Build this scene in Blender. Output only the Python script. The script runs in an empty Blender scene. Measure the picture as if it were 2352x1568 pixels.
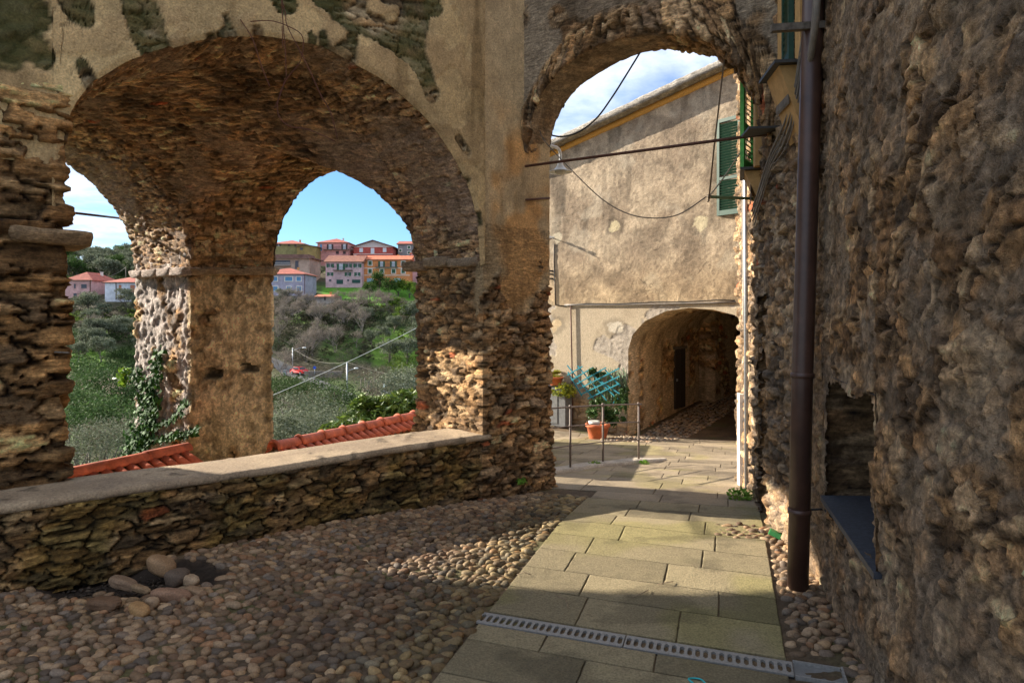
SUN_E=5; SKY_E=.062; EXPO=1.58
import bpy, math, random
import numpy as np
from mathutils import Vector, Matrix
R = math.radians
random.seed(7); rng = np.random.default_rng(7)
scn = bpy.context.scene
COL = scn.collection
F = 1568.0; EYE = 2.0; HZ = 720.0; CX = 1176.0      # photo measured at 2352 x 1568

# ------------------------------------------------------------------ plan frames
A0 = np.array([-1.668, 6.67]); AV = np.array([.755, .656]); BV = np.array([-.656, .755])
def L(s, t):                       # loggia frame -> world xy (s along the parapet, t outwards)
    return A0 + AV * s + BV * t
def at(u, v, Y):
    return Vector(((u - CX) / F * Y, Y, EYE - (v - HZ) / F * Y))
def zg(y):                         # height of the street
    y = np.asarray(y, float)
    a = -np.clip(y - 6.5, 0, None) * .085
    return np.where(y > 15.2, -.74 + (y - 15.2) * .12, a)
def zgf(y): return float(zg(y))

# ------------------------------------------------------------------ noise (numpy)
def _h(ix, iy, iz, seed):
    n = (ix.astype(np.int64) * 73856093) ^ (iy.astype(np.int64) * 19349663) ^ (iz.astype(np.int64) * 83492791) ^ (seed * 2654435)
    n = n & 0xFFFFFFFF
    n = (n ^ (n >> 16)) * 0x45d9f3b & 0xFFFFFFFF
    n = (n ^ (n >> 16)) * 0x45d9f3b & 0xFFFFFFFF
    n = n ^ (n >> 16)
    return (n & 0xFFFFFF) / float(0x1000000)
def vnoise(p, seed=0):
    f = np.floor(p); d = p - f; d = d * d * (3 - 2 * d); i = f.astype(np.int64)
    r = 0
    for a in (0, 1):
        wa = d[:, 0] if a else 1 - d[:, 0]
        for b in (0, 1):
            wb = d[:, 1] if b else 1 - d[:, 1]
            for c in (0, 1):
                wc = d[:, 2] if c else 1 - d[:, 2]
                r = r + wa * wb * wc * _h(i[:, 0] + a, i[:, 1] + b, i[:, 2] + c, seed)
    return r
def fbm(p, o=4, seed=0):
    r = 0; a = .5; t = 0
    for k in range(o):
        r = r + a * vnoise(p * (2.03 ** k) + k * 17.3, seed + k); t += a; a *= .55
    return r / t
def voro(p, seed=0, jit=.85):
    f = np.floor(p).astype(np.int64)
    n = len(p); F1 = np.full(n, 9.); F2 = np.full(n, 9.); ID = np.zeros((n, 3), np.int64); OF = np.zeros((n, 3))
    for a in (-1, 0, 1):
        for b in (-1, 0, 1):
            for c in (-1, 0, 1):
                x = f[:, 0] + a; y = f[:, 1] + b; z = f[:, 2] + c
                q = np.stack([x + .5 + (_h(x, y, z, seed) - .5) * jit, y + .5 + (_h(x, y, z, seed + 1) - .5) * jit, z + .5 + (_h(x, y, z, seed + 2) - .5) * jit], 1)
                dv = p - q; d = np.sqrt((dv ** 2).sum(1)) * (.8 + .4 * _h(x, y, z, seed + 5))
                m = d < F1
                F2 = np.where(m, F1, np.minimum(F2, d)); F1 = np.where(m, d, F1)
                ID[m] = np.stack([x, y, z], 1)[m]; OF[m] = dv[m]
    rnd = [_h(ID[:, 0], ID[:, 1], ID[:, 2], seed + 10 + k) for k in range(6)]
    tv = np.stack([_h(ID[:, 0], ID[:, 1], ID[:, 2], seed + 20 + k) - .5 for k in range(3)], 1)
    return F1, F2, rnd, (OF * tv).sum(1)
def ss(a, b, x):
    t = np.clip((x - a) / (b - a), 0, 1); return t * t * (3 - 2 * t)
def mixc(a, b, m): return a * (1 - m[:, None]) + b * m[:, None]

# ------------------------------------------------------------------ masonry
STONES = np.array([[.38,.26,.145],[.47,.345,.205],[.26,.18,.105],[.42,.325,.215],[.33,.215,.115],[.52,.405,.265],[.22,.17,.12],[.43,.29,.155]])
def masonry(c, wp, seed, amp=.035, mortar=(.20,.14,.08), pal=STONES, red=.03, flat=.3, tint=(1,1,1), tk=1.5, mk=.5):
    """c: coordinates already divided by the stone size; wp: world coordinates"""
    w = np.stack([fbm(wp * 3.1, 3, seed + 50), fbm(wp * 3.1 + 9, 3, seed + 60), fbm(wp * 2.3 + 31, 3, seed + 70)], 1) - .5
    F1, F2, r, tilt = voro(c + w * np.array([.8, .8, 1.2]), seed)
    e = F2 - F1
    body = ss(.0, flat * .42, e) ** .8
    fine = fbm(wp * 26, 3, seed + 3) - .5
    mid = fbm(wp * 7, 3, seed + 4) - .5
    rid = 1 - np.abs(2 * fbm(wp * np.array([9, 9, 22]), 3, seed + 6) - 1)
    layer = fbm(np.stack([wp[:, 0] * 6, wp[:, 1] * 6, wp[:, 2] * 42], 1), 2, seed + 8) - .5
    h = amp * (body * (.25 + 1.05 * r[0] + tk * tilt) + mk * mid + .40 * fine + .5 * layer * body + .35 * (rid - .8) * body)
    k = (r[1] * len(pal)).astype(int) % len(pal)
    col = pal[k] * (.55 + .8 * r[2])[:, None]
    brick = (r[3] < red) & (r[4] < .5)
    col[brick] = np.array([.40, .135, .065])
    col = col * (1 + 1.3 * fine + 1.5 * layer + .4 * mid + .7 * (rid - .8))[:, None]
    mc = np.array(mortar) * (1 + .9 * mid + .9 * fine)[:, None]
    crev = ss(.10, .0, e) * ss(.35, .6, fbm(wp * 5, 2, seed + 9))  # shade in the deeper crevices, put into the mortar colour
    mc = mc * (1 - .55 * crev)[:, None]
    col = mixc(mc, col, ss(.02, .11, e))
    line = ss(.055, .0, e) * (.35 + .9 * vnoise(wp * 6, seed + 77)); col = col * (1 - .62 * np.clip(line, 0, 1))[:, None]; h = h - amp * .35 * line  # dark crevice outline round each stone, shade put into the colour
    # lichen, soot
    big = fbm(wp * 1.3, 4, seed + 20)
    soot = ss(.56, .72, big)
    col = col * (1 - .5 * soot)[:, None]
    return h, np.clip(col * np.array(tint), .01, .85)
def plaster(wp, seed, base=(.58,.42,.21), alt=(.46,.33,.165)):
    big = fbm(wp * 1.1, 4, seed); mid = fbm(wp * 5, 4, seed + 5); fine = fbm(wp * 30, 3, seed + 9)
    st = fbm(np.stack([wp[:, 0] * 5, wp[:, 1] * 5, wp[:, 2] * .7], 1), 3, seed + 11)
    col = mixc(np.array(base), np.array(alt), ss(.38, .62, big))
    col = col * (.60 + .8 * mid)[:, None] * (.72 + .56 * fine)[:, None]
    col = mixc(col, col * np.array([.5, .47, .42]), ss(.56, .74, st) * .8)
    h = .012 * (mid - .5) + .006 * (fine - .5) + .03 * (big - .5)
    return h, col
def blend(a, b, m):
    return a[0] * (1 - m) + b[0] * m, mixc(a[1], b[1], m)

# ------------------------------------------------------------------ mesh builders
def fast_mesh(name, V, Q, col=None, smooth=True):
    me = bpy.data.meshes.new(name)
    V = np.asarray(V, np.float32); Q = np.asarray(Q, np.int32); k = Q.shape[1]
    me.vertices.add(len(V)); me.vertices.foreach_set('co', V.ravel())
    me.loops.add(Q.size); me.loops.foreach_set('vertex_index', Q.ravel())
    me.polygons.add(len(Q)); me.polygons.foreach_set('loop_start', np.arange(0, Q.size, k, dtype=np.int32))
    me.polygons.foreach_set('use_smooth', np.full(len(Q), smooth))
    me.update(calc_edges=True)
    if col is not None:
        ca = me.color_attributes.new('Col', 'FLOAT_COLOR', 'POINT')
        c4 = np.ones((len(V), 4), np.float32); c4[:, :3] = col
        ca.data.foreach_set('color', c4.ravel())
    return me
def link(name, me, mat=None, parent=None, loc=None):
    o = bpy.data.objects.new(name, me); COL.objects.link(o)
    if mat is not None and me is not None: me.materials.append(mat)
    if parent is not None: o.parent = parent
    if loc is not None: o.location = loc
    return o
def empty(name, loc=(0, 0, 0), rz=0):
    o = bpy.data.objects.new(name, None); COL.objects.link(o); o.location = loc; o.rotation_euler = (0, 0, rz)
    o.empty_display_size = .2
    return o
def tag(o, label=None, cat=None, group=None, kind=None):
    if label: o['label'] = label
    if cat: o['category'] = cat
    if group: o['group'] = group
    if kind: o['kind'] = kind
    return o
def grid_quads(n, m, off=0, keep=None):
    i, j = np.meshgrid(np.arange(n - 1), np.arange(m - 1), indexing='ij')
    a = i * m + j
    q = np.stack([a, a + m, a + m + 1, a + 1], -1).reshape(-1, 4)
    if keep is not None: q = q[keep.reshape(-1)]
    return q + off
def grid_normals(P):
    di = np.gradient(P, axis=0); dj = np.gradient(P, axis=1)
    n = np.cross(di, dj); l = np.linalg.norm(n, axis=2, keepdims=True); l[l < 1e-9] = 1
    return n / l
def rough(P, style, ref=None, closed=False, coords=None, fade=None):
    """displace grid P (n,m,3) along its normals with the style; returns P', col"""
    if closed:
        Q = np.concatenate([P[-2:-1], P, P[1:2]], 0); N = grid_normals(Q)[1:-1]
    else: N = grid_normals(P)
    if ref is not None:
        d = (N * (np.array(ref) - P)).sum(2).mean()
        if d < 0: N = -N
    flat = P.reshape(-1, 3)
    h, c = style(flat) if coords is None else style(flat, coords.reshape(-1, 3))
    if fade is not None: h = h * fade.reshape(-1)
    return (flat + N.reshape(-1, 3) * h[:, None]).reshape(P.shape), c.reshape(P.shape)
def grids(name, items, mat, parent=None):
    V = []; C = []; Q = []; off = 0
    for it in items:
        P, c = it[0], it[1]; keep = it[2] if len(it) > 2 else None
        n, m = P.shape[:2]
        V.append(P.reshape(-1, 3)); C.append(c.reshape(-1, 3)); Q.append(grid_quads(n, m, off, keep)); off += n * m
    return link(name, fast_mesh(name, np.concatenate(V), np.concatenate(Q), np.concatenate(C)), mat, parent)
def resample(pts, step):
    pts = np.asarray(pts, float); seg = np.linalg.norm(np.diff(pts, axis=0), axis=1); d = np.concatenate([[0], np.cumsum(seg)])
    n = max(2, int(d[-1] / step) + 1); t = np.linspace(0, d[-1], n)
    return np.stack([np.interp(t, d, pts[:, k]) for k in range(pts.shape[1])], 1), t
def extrude_plan(poly, z0, z1, step=.03, closed=False):
    pts = [tuple(p) for p in poly]
    if closed: pts.append(pts[0])
    xy, t = resample(pts, step)
    nz = max(2, int((z1 - z0) / step) + 1); z = np.linspace(z0, z1, nz)
    P = np.zeros((len(xy), nz, 3)); P[:, :, 0] = xy[:, 0:1]; P[:, :, 1] = xy[:, 1:2]; P[:, :, 2] = z[None, :]
    return P
def box_me(boxes, bevel=0):
    """boxes: list of (centre, size, 3x3 rot or None) -> verts, quads"""
    V = []; Q = []
    for b in boxes:
        c, s = b[0], b[1]; rot = b[2] if len(b) > 2 else None
        o = len(V)
        for dx, dy, dz in ((-1,-1,-1),(1,-1,-1),(1,1,-1),(-1,1,-1),(-1,-1,1),(1,-1,1),(1,1,1),(-1,1,1)):
            v = Vector((dx * s[0] / 2, dy * s[1] / 2, dz * s[2] / 2))
            if rot is not None: v = rot @ v
            V.append(tuple(v + Vector(c)))
        for f in ((0,3,2,1),(4,5,6,7),(0,1,5,4),(1,2,6,5),(2,3,7,6),(3,0,4,7)): Q.append(tuple(o + k for k in f))
    return V, Q
def boxes(name, bl, mat, parent=None, bevel=0):
    V, Q = box_me(bl); me = bpy.data.meshes.new(name); me.from_pydata(V, [], Q); me.update()
    o = link(name, me, mat, parent)
    if bevel:
        md = o.modifiers.new('b', 'BEVEL'); md.width = bevel; md.segments = 2; md.limit_method = 'ANGLE'
    return o
def frame_from(d):
    d = Vector(d).normalized(); up = Vector((0, 0, 1)) if abs(d.z) < .95 else Vector((1, 0, 0))
    x = d.cross(up).normalized(); y = x.cross(d).normalized(); return x, y
def tube_data(pts, r, n=8, cap=True):
    pts = [Vector(p) for p in pts]; V = []; Q = []
    rs = r if hasattr(r, '__len__') else [r] * len(pts)
    for i, p in enumerate(pts):
        d = (pts[min(i + 1, len(pts) - 1)] - pts[max(i - 1, 0)])
        x, y = frame_from(d)
        for k in range(n):
            a = 2 * math.pi * k / n; V.append(tuple(p + (x * math.cos(a) + y * math.sin(a)) * rs[i]))
    for i in range(len(pts) - 1):
        for k in range(n):
            a = i * n + k; b = i * n + (k + 1) % n; Q.append((a, b, b + n, a + n))
    if cap:
        Q.append(tuple(range(n))[::-1]); Q.append(tuple((len(pts) - 1) * n + k for k in range(n)))
    return V, Q
def mesh_obj(name, parts, mat, parent=None, smooth=False):
    V = []; Q = []
    for v, q in parts:
        o = len(V); V += list(v); Q += [tuple(o + i for i in f) for f in q]
    me = bpy.data.meshes.new(name); me.from_pydata(V, [], Q); me.update()
    if smooth: me.polygons.foreach_set('use_smooth', [len(p.vertices) == 4 for p in me.polygons])
    return link(name, me, mat, parent)
def tube(name, pts, r, mat, parent=None, n=8, smooth=True):
    return mesh_obj(name, [tube_data(pts, r, n)], mat, parent, smooth)
def lathe(prof, n=24, c=(0, 0, 0)):
    V = []; Q = []
    for r_, z in prof:
        for k in range(n):
            a = 2 * math.pi * k / n; V.append((c[0] + r_ * math.cos(a), c[1] + r_ * math.sin(a), c[2] + z))
    for i in range(len(prof) - 1):
        for k in range(n):
            a = i * n + k; b = i * n + (k + 1) % n; Q.append((a, b, b + n, a + n))
    return V, Q
def sag(p, q, s, n=20):
    p = Vector(p); q = Vector(q)
    return [p.lerp(q, i / n) - Vector((0, 0, 4 * s * (i / n) * (1 - i / n))) for i in range(n + 1)]
def catmull(pts, n=8):
    P = [Vector(p) for p in pts]; P = [P[0]] + P + [P[-1]]; out = []
    for i in range(1, len(P) - 2):
        for k in range(n):
            t = k / n; a, b, c, d = P[i-1], P[i], P[i+1], P[i+2]
            out.append(.5 * ((2*b) + (-a + c) * t + (2*a - 5*b + 4*c - d) * t*t + (-a + 3*b - 3*c + d) * t**3))
    out.append(P[-2]); return out

# ------------------------------------------------------------------ materials
def nt(name):
    m = bpy.data.materials.new(name); m.use_nodes = True; t = m.node_tree
    return m, t, t.nodes['Principled BSDF']
def N(t, typ, **kw):
    n = t.nodes.new(typ)
    for k, v in kw.items():
        if k in n.inputs: n.inputs[k].default_value = v
        else: setattr(n, k, v)
    return n
def coords(t, scale=(1, 1, 1)):
    tc = N(t, 'ShaderNodeTexCoord'); mp = N(t, 'ShaderNodeMapping'); mp.inputs['Scale'].default_value = scale
    t.links.new(tc.outputs['Object'], mp.inputs['Vector']); return mp.outputs['Vector']
def attr_mat(name, rough_=.9, bump=.5, s1=45, s2=160, mott=.35, dist=.012, attr='Col', spec=.25, lay=None, layamt=.5):
    """colour per vertex (per stone / leaf) with fine procedural mottling and bump"""
    m, t, b = nt(name)
    at_ = N(t, 'ShaderNodeAttribute', attribute_name=attr); v = coords(t)
    n1 = N(t, 'ShaderNodeTexNoise', Scale=s1, Detail=6, Roughness=.65); t.links.new(v, n1.inputs['Vector'])
    n2 = N(t, 'ShaderNodeTexNoise', Scale=s2, Detail=3, Roughness=.6); t.links.new(v, n2.inputs['Vector'])
    mr = N(t, 'ShaderNodeMapRange'); mr.inputs['From Min'].default_value = .3; mr.inputs['From Max'].default_value = .7
    mr.inputs['To Min'].default_value = 1 - mott; mr.inputs['To Max'].default_value = 1 + mott
    t.links.new(n1.outputs['Fac'], mr.inputs['Value'])
    mx = N(t, 'ShaderNodeVectorMath', operation='SCALE')
    t.links.new(at_.outputs['Color'], mx.inputs[0])
    fac = mr.outputs['Result']; lay_out = None
    if lay:
        lv = coords(t, lay); n3 = N(t, 'ShaderNodeTexNoise', Scale=1, Detail=7, Roughness=.68, Distortion=.35); t.links.new(lv, n3.inputs['Vector']); lay_out = n3.outputs['Fac']
        m3 = N(t, 'ShaderNodeMapRange'); m3.inputs['From Min'].default_value = .34; m3.inputs['From Max'].default_value = .66; m3.inputs['To Min'].default_value = 1 - layamt; m3.inputs['To Max'].default_value = 1 + layamt; t.links.new(lay_out, m3.inputs['Value'])
        # thin dark fissures
        ab = N(t, 'ShaderNodeMath', operation='SUBTRACT'); ab.inputs[1].default_value = .5; t.links.new(lay_out, ab.inputs[0]); a2 = N(t, 'ShaderNodeMath', operation='ABSOLUTE'); t.links.new(ab.outputs[0], a2.inputs[0])
        fs_ = N(t, 'ShaderNodeMapRange'); fs_.inputs['From Min'].default_value = 0; fs_.inputs['From Max'].default_value = .013; fs_.inputs['To Min'].default_value = .6; fs_.inputs['To Max'].default_value = 1; t.links.new(a2.outputs[0], fs_.inputs['Value'])
        p1 = N(t, 'ShaderNodeMath', operation='MULTIPLY'); t.links.new(fac, p1.inputs[0]); t.links.new(m3.outputs['Result'], p1.inputs[1]); p2 = N(t, 'ShaderNodeMath', operation='MULTIPLY'); t.links.new(p1.outputs[0], p2.inputs[0]); t.links.new(fs_.outputs['Result'], p2.inputs[1]); fac = p2.outputs[0]
    t.links.new(fac, mx.inputs['Scale'])
    t.links.new(mx.outputs['Vector'], b.inputs['Base Color'])
    ad = N(t, 'ShaderNodeMath', operation='ADD'); t.links.new(n1.outputs['Fac'], ad.inputs[0])
    ml = N(t, 'ShaderNodeMath', operation='MULTIPLY'); ml.inputs[1].default_value = .5
    t.links.new(n2.outputs['Fac'], ml.inputs[0]); t.links.new(ml.outputs[0], ad.inputs[1])
    hsrc = ad.outputs[0]
    if lay_out:
        a5 = N(t, 'ShaderNodeMath', operation='MULTIPLY_ADD'); a5.inputs[1].default_value = 1.6; t.links.new(lay_out, a5.inputs[0]); t.links.new(hsrc, a5.inputs[2]); hsrc = a5.outputs[0]
    bp = N(t, 'ShaderNodeBump', Strength=bump, Distance=dist); t.links.new(hsrc, bp.inputs['Height'])
    t.links.new(bp.outputs['Normal'], b.inputs['Normal'])
    b.inputs['Roughness'].default_value = rough_; b.inputs['Specular IOR Level'].default_value = spec
    return m
def plain(name, c, rough_=.6, metal=0, var=.15, scale=12, bump=.15, spec=.4, dist=.004, c2=None):
    m, t, b = nt(name); v = coords(t)
    n1 = N(t, 'ShaderNodeTexNoise', Scale=scale, Detail=6, Roughness=.65); t.links.new(v, n1.inputs['Vector'])
    cr = N(t, 'ShaderNodeValToRGB'); e = cr.color_ramp.elements
    lo = [x * (1 - var) for x in c]; hi = [min(1, x * (1 + var)) for x in (c2 or c)]
    e[0].position = .35; e[1].position = .65; e[0].color = (*lo, 1); e[1].color = (*hi, 1)
    t.links.new(n1.outputs['Fac'], cr.inputs['Fac']); t.links.new(cr.outputs['Color'], b.inputs['Base Color'])
    bp = N(t, 'ShaderNodeBump', Strength=bump, Distance=dist); t.links.new(n1.outputs['Fac'], bp.inputs['Height'])
    t.links.new(bp.outputs['Normal'], b.inputs['Normal'])
    b.inputs['Roughness'].default_value = rough_; b.inputs['Metallic'].default_value = metal; b.inputs['Specular IOR Level'].default_value = spec
    return m
def leaf_mat(name, rough_=.55, trans=.25, spec=.3):
    m, t, b = nt(name)
    at_ = N(t, 'ShaderNodeAttribute', attribute_name='Col')
    t.links.new(at_.outputs['Color'], b.inputs['Base Color'])
    b.inputs['Roughness'].default_value = rough_; b.inputs['Specular IOR Level'].default_value = spec
    tr = N(t, 'ShaderNodeBsdfTranslucent'); t.links.new(at_.outputs['Color'], tr.inputs['Color'])
    mx = N(t, 'ShaderNodeMixShader', Fac=trans); out = t.nodes['Material Output']
    t.links.new(b.outputs['BSDF'], mx.inputs[1]); t.links.new(tr.outputs['BSDF'], mx.inputs[2]); t.links.new(mx.outputs[0], out.inputs['Surface'])
    return m
M = {}
M['stone'] = attr_mat('rubble_stone', bump=1.0, dist=.03, mott=.4, s1=38, s2=140, lay=(9, 9, 42), layamt=.45)
M['wallstone'] = attr_mat('rough_wall', bump=1.0, dist=.035, mott=.4, s1=30, s2=120, lay=(16, 11, 11), layamt=.4)
M['ivy'] = None
M['plaster'] = attr_mat('old_plaster', bump=.9, s1=55, s2=200, mott=.36, dist=.016)
M['pebble'] = attr_mat('pebbles', rough_=.7, bump=.5, s1=80, s2=280, mott=.35, dist=.006, spec=.3)
M['slab'] = attr_mat('paving_slabs', rough_=.8, bump=1.0, s1=75, s2=210, mott=.4, dist=.014, spec=.3)
M['earth'] = attr_mat('earth_mortar', bump=.8, s1=30, s2=120, mott=.35, dist=.02)
M['terrain'] = attr_mat('grassy_ground', bump=.5, s1=.8, s2=5, mott=.35, dist=.3)
M['housewall'] = attr_mat('house_walls', bump=.15, s1=1.5, s2=8, mott=.1, dist=.03)
M['leaf'] = leaf_mat('foliage', rough_=.75, trans=.2, spec=.08)
M['gloss_leaf'] = leaf_mat('glossy_foliage', rough_=.5, trans=.2, spec=.25)
M['ivy'] = leaf_mat('ivy_leaf', rough_=.7, trans=.12, spec=.12)
M['bark'] = plain('bark', (.12,.10,.08), .9, var=.4, scale=6)
M['grey_bark'] = plain('grey_twigs', (.19,.16,.135), .9, var=.3, scale=6)
M['rust'] = plain('rusty_iron', (.085,.032,.018), .7, var=.35, scale=30, bump=.4)
M['rustgrey'] = plain('railing_iron', (.17,.13,.105), .6, var=.3, scale=30, bump=.3)
M['pipe'] = plain('brown_downpipe', (.066,.032,.022), .42, var=.25, scale=5, bump=.05, spec=.5)
M['slate'] = plain('slate', (.042,.047,.058), .5, var=.35, scale=40, bump=.35)
M['sill'] = plain('dark_sill_slate', (.05,.047,.043), .6, var=.3, scale=40, bump=.35)
M['wood'] = plain('dark_wood', (.035,.027,.022), .7, var=.35, scale=25, bump=.4)
M['greywood'] = plain('weathered_wood', (.14,.115,.09), .85, var=.35, scale=25, bump=.4)
M['dgreen'] = plain('dark_green_paint', (.008,.045,.024), .5, var=.2)
M['lgreen'] = plain('bright_green_paint', (.10,.42,.06), .5, var=.2)
M['ochre'] = plain('ochre_plaster', (.46,.27,.10), .85, var=.18, bump=.3)
M['terracotta'] = plain('terracotta', (.50,.13,.05), .75, var=.18, scale=9, bump=.2)
M['tile'] = plain('roof_tile', (.50,.115,.05), .78, var=.35, scale=7, bump=.35)
M['white'] = plain('white_enamel', (.62,.62,.58), .4, var=.08)
M['white_wall'] = plain('white_plaster', (.66,.62,.56), .85, var=.12, bump=.3)
M['galv'] = plain('galvanised_steel', (.36,.38,.40), .4, metal=.6, var=.2, scale=40)
M['cable'] = plain('grey_cable', (.19,.165,.14), .7, var=.25)
M['black'] = plain('black_cable', (.02,.018,.016), .6)
M['rope'] = plain('rope', (.42,.34,.24), .9, var=.2, scale=60)
M['blue'] = plain('turquoise_paint', (.015,.23,.29), .55, var=.15)
M['bluestr'] = plain('turquoise_plastic', (.02,.45,.48), .4)
M['greybox'] = plain('grey_panel', (.16,.16,.155), .6, var=.2, bump=.2)
M['grate'] = plain('cast_grate', (.26,.25,.23), .55, metal=.2, var=.2, scale=60, bump=.3)
M['channel'] = plain('channel_dark', (.02,.018,.015), .9)
M['soil'] = plain('dark_soil', (.035,.024,.016), .95, var=.4, scale=40, bump=.8)
M['redpaint'] = plain('red_car_paint', (.62,.02,.02), .3, var=.05)
M['glassdark'] = plain('dark_glass', (.03,.035,.04), .15, var=.1, spec=.6)
M['rubber'] = plain('tyre', (.02,.02,.02), .8)
M['asphalt'] = plain('asphalt', (.10,.10,.10), .9, var=.25, scale=1.5)
M['greenbox'] = plain('green_brick', (.04,.24,.07), .5, var=.15)
M['vine'] = plain('dry_vine', (.10,.035,.022), .9, var=.3, scale=40)
M['twig'] = plain('dry_twig', (.26,.19,.12), .9, var=.3, scale=40)
def paint(name, c, **k):
    if name not in M: M[name] = plain(name, c, **k)
    return M[name]
# ------------------------------------------------------------------ camera, sun, sky
cam = bpy.data.cameras.new('camera'); cam.lens = 24; cam.sensor_width = 36; cam.shift_y = -64 / 2352; cam.clip_end = 3000; cam.clip_start = .05
co = bpy.data.objects.new('camera', cam); COL.objects.link(co); co.location = (0, 0, EYE); co.rotation_euler = (R(90), 0, 0)
scn.camera = co
EL = R(21.5); SX, SY = -.92, .39
S = Vector((SX * math.cos(EL), SY * math.cos(EL), math.sin(EL)))
sl = bpy.data.lights.new('sun', 'SUN'); sl.energy = SUN_E; sl.angle = R(.5); sl.color = (1, .90, .76)
so = bpy.data.objects.new('sun', sl); COL.objects.link(so); so.rotation_euler = S.to_track_quat('Z', 'Y').to_euler()
w = bpy.data.worlds.new('World'); scn.world = w; w.use_nodes = True; t = w.node_tree; bg = t.nodes['Background']
sky = N(t, 'ShaderNodeTexSky', sky_type='NISHITA', sun_disc=False); sky.sun_elevation = EL; sky.sun_rotation = math.atan2(SX, SY)
sky.altitude = 200; sky.dust_density = .25; sky.ozone_density = 2.5
tc = N(t, 'ShaderNodeTexCoord'); sx = N(t, 'ShaderNodeSeparateXYZ'); t.links.new(tc.outputs['Generated'], sx.inputs[0])
zc = N(t, 'ShaderNodeMath', operation='MAXIMUM'); zc.inputs[1].default_value = .04; t.links.new(sx.outputs['Z'], zc.inputs[0])
zp = N(t, 'ShaderNodeMath', operation='ADD'); zp.inputs[1].default_value = .12; t.links.new(zc.outputs[0], zp.inputs[0])
dx = N(t, 'ShaderNodeMath', operation='DIVIDE'); dy = N(t, 'ShaderNodeMath', operation='DIVIDE')
t.links.new(sx.outputs['X'], dx.inputs[0]); t.links.new(zp.outputs[0], dx.inputs[1]); t.links.new(sx.outputs['Y'], dy.inputs[0]); t.links.new(zp.outputs[0], dy.inputs[1])
cb = N(t, 'ShaderNodeCombineXYZ'); t.links.new(dx.outputs[0], cb.inputs[0]); t.links.new(dy.outputs[0], cb.inputs[1])
ns = N(t, 'ShaderNodeTexNoise', Scale=.85, Detail=9, Roughness=.58, Distortion=.3); t.links.new(cb.outputs[0], ns.inputs['Vector'])
# the clear gap: bearing about 17 degrees left of the view
dt = N(t, 'ShaderNodeVectorMath', operation='DOT_PRODUCT'); dt.inputs[1].default_value = (-.27, .95, .15); t.links.new(tc.outputs['Generated'], dt.inputs[0])
mr = N(t, 'ShaderNodeMapRange'); mr.inputs['From Min'].default_value = .955; mr.inputs['From Max'].default_value = .99
mr.inputs['To Min'].default_value = 0; mr.inputs['To Max'].default_value = .34; t.links.new(dt.outputs['Value'], mr.inputs['Value'])
sb = N(t, 'ShaderNodeMath', operation='SUBTRACT'); t.links.new(ns.outputs['Fac'], sb.inputs[0]); t.links.new(mr.outputs[0], sb.inputs[1])
cr = N(t, 'ShaderNodeValToRGB'); cr.color_ramp.elements[0].position = .36; cr.color_ramp.elements[1].position = .56
t.links.new(sb.outputs[0], cr.inputs['Fac'])
ns2 = N(t, 'ShaderNodeTexNoise', Scale=2.2, Detail=8, Roughness=.6); t.links.new(cb.outputs[0], ns2.inputs['Vector'])
cc = N(t, 'ShaderNodeValToRGB'); e = cc.color_ramp.elements; e[0].position = .35; e[1].position = .62; e[0].color = (4.2, 5.2, 7.0, 1); e[1].color = (9.0, 9.3, 9.8, 1)
t.links.new(ns2.outputs['Fac'], cc.inputs['Fac'])
mx = N(t, 'ShaderNodeMix', data_type='RGBA'); t.links.new(cr.outputs['Color'], mx.inputs['Factor']); tn = N(t, 'ShaderNodeVectorMath', operation='MULTIPLY'); tn.inputs[1].default_value = (.64, .87, 1.12); t.links.new(sky.outputs[0], tn.inputs[0]); t.links.new(tn.outputs[0], mx.inputs['A']); t.links.new(cc.outputs['Color'], mx.inputs['B'])
t.links.new(mx.outputs['Result'], bg.inputs['Color']); bg.inputs['Strength'].default_value = SKY_E
scn.view_settings.view_transform = 'Standard'; scn.view_settings.look = 'None'; scn.view_settings.gamma = 1; scn.view_settings.exposure = EXPO
scn.render.engine = 'CYCLES'
try:
    scn.cycles.max_bounces = 8; scn.cycles.diffuse_bounces = 5; scn.cycles.transparent_max_bounces = 8
except Exception: pass

# ------------------------------------------------------------------ loggia
def loc(p):                       # world -> (s,t,z)
    d = p[:, :2] - A0
    return np.stack([d @ AV, d @ BV, p[:, 2]], 1)
LOG = empty('stone_loggia', (*A0, 0)); tag(LOG, 'large rubble-stone loggia with flaking plaster and wide arches over the cobbles', 'loggia')
def sub(o, par=LOG):              # parent keeping world coordinates
    o.parent = par; o.matrix_parent_inverse = par.matrix_world.inverted() if par.matrix_world != Matrix() else Matrix.Translation(-Vector(par.location)); return o
def keepw(o, par):
    o.parent = par
    loc_ = Matrix.Translation(par.location) @ par.rotation_euler.to_matrix().to_4x4()
    if par.parent: loc_ = par.parent['_w'] @ loc_ if '_w' in par.parent else loc_
    o.matrix_parent_inverse = loc_.inverted(); return o

FL = np.array([-.33, 7.83]); FR = np.array([.153, 8.25]); JR = np.array([.46, 8.57]); B2 = np.array([-1.22, 8.86])
C3 = np.array([-4.784, 10.2]); R3 = np.array([-3.58, 10.2]); BR3 = np.array([-4.7, 11.1]); L3 = np.array([-6.19, 11.25])
C5 = C3 - AV * 3.95; L5 = C5 + (L3 - C3); OB2 = B2 + (R3 - C3) * .9
def tf(s): return .5 * np.clip((1.77 - s) / 4.07, 0, 1)

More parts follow.
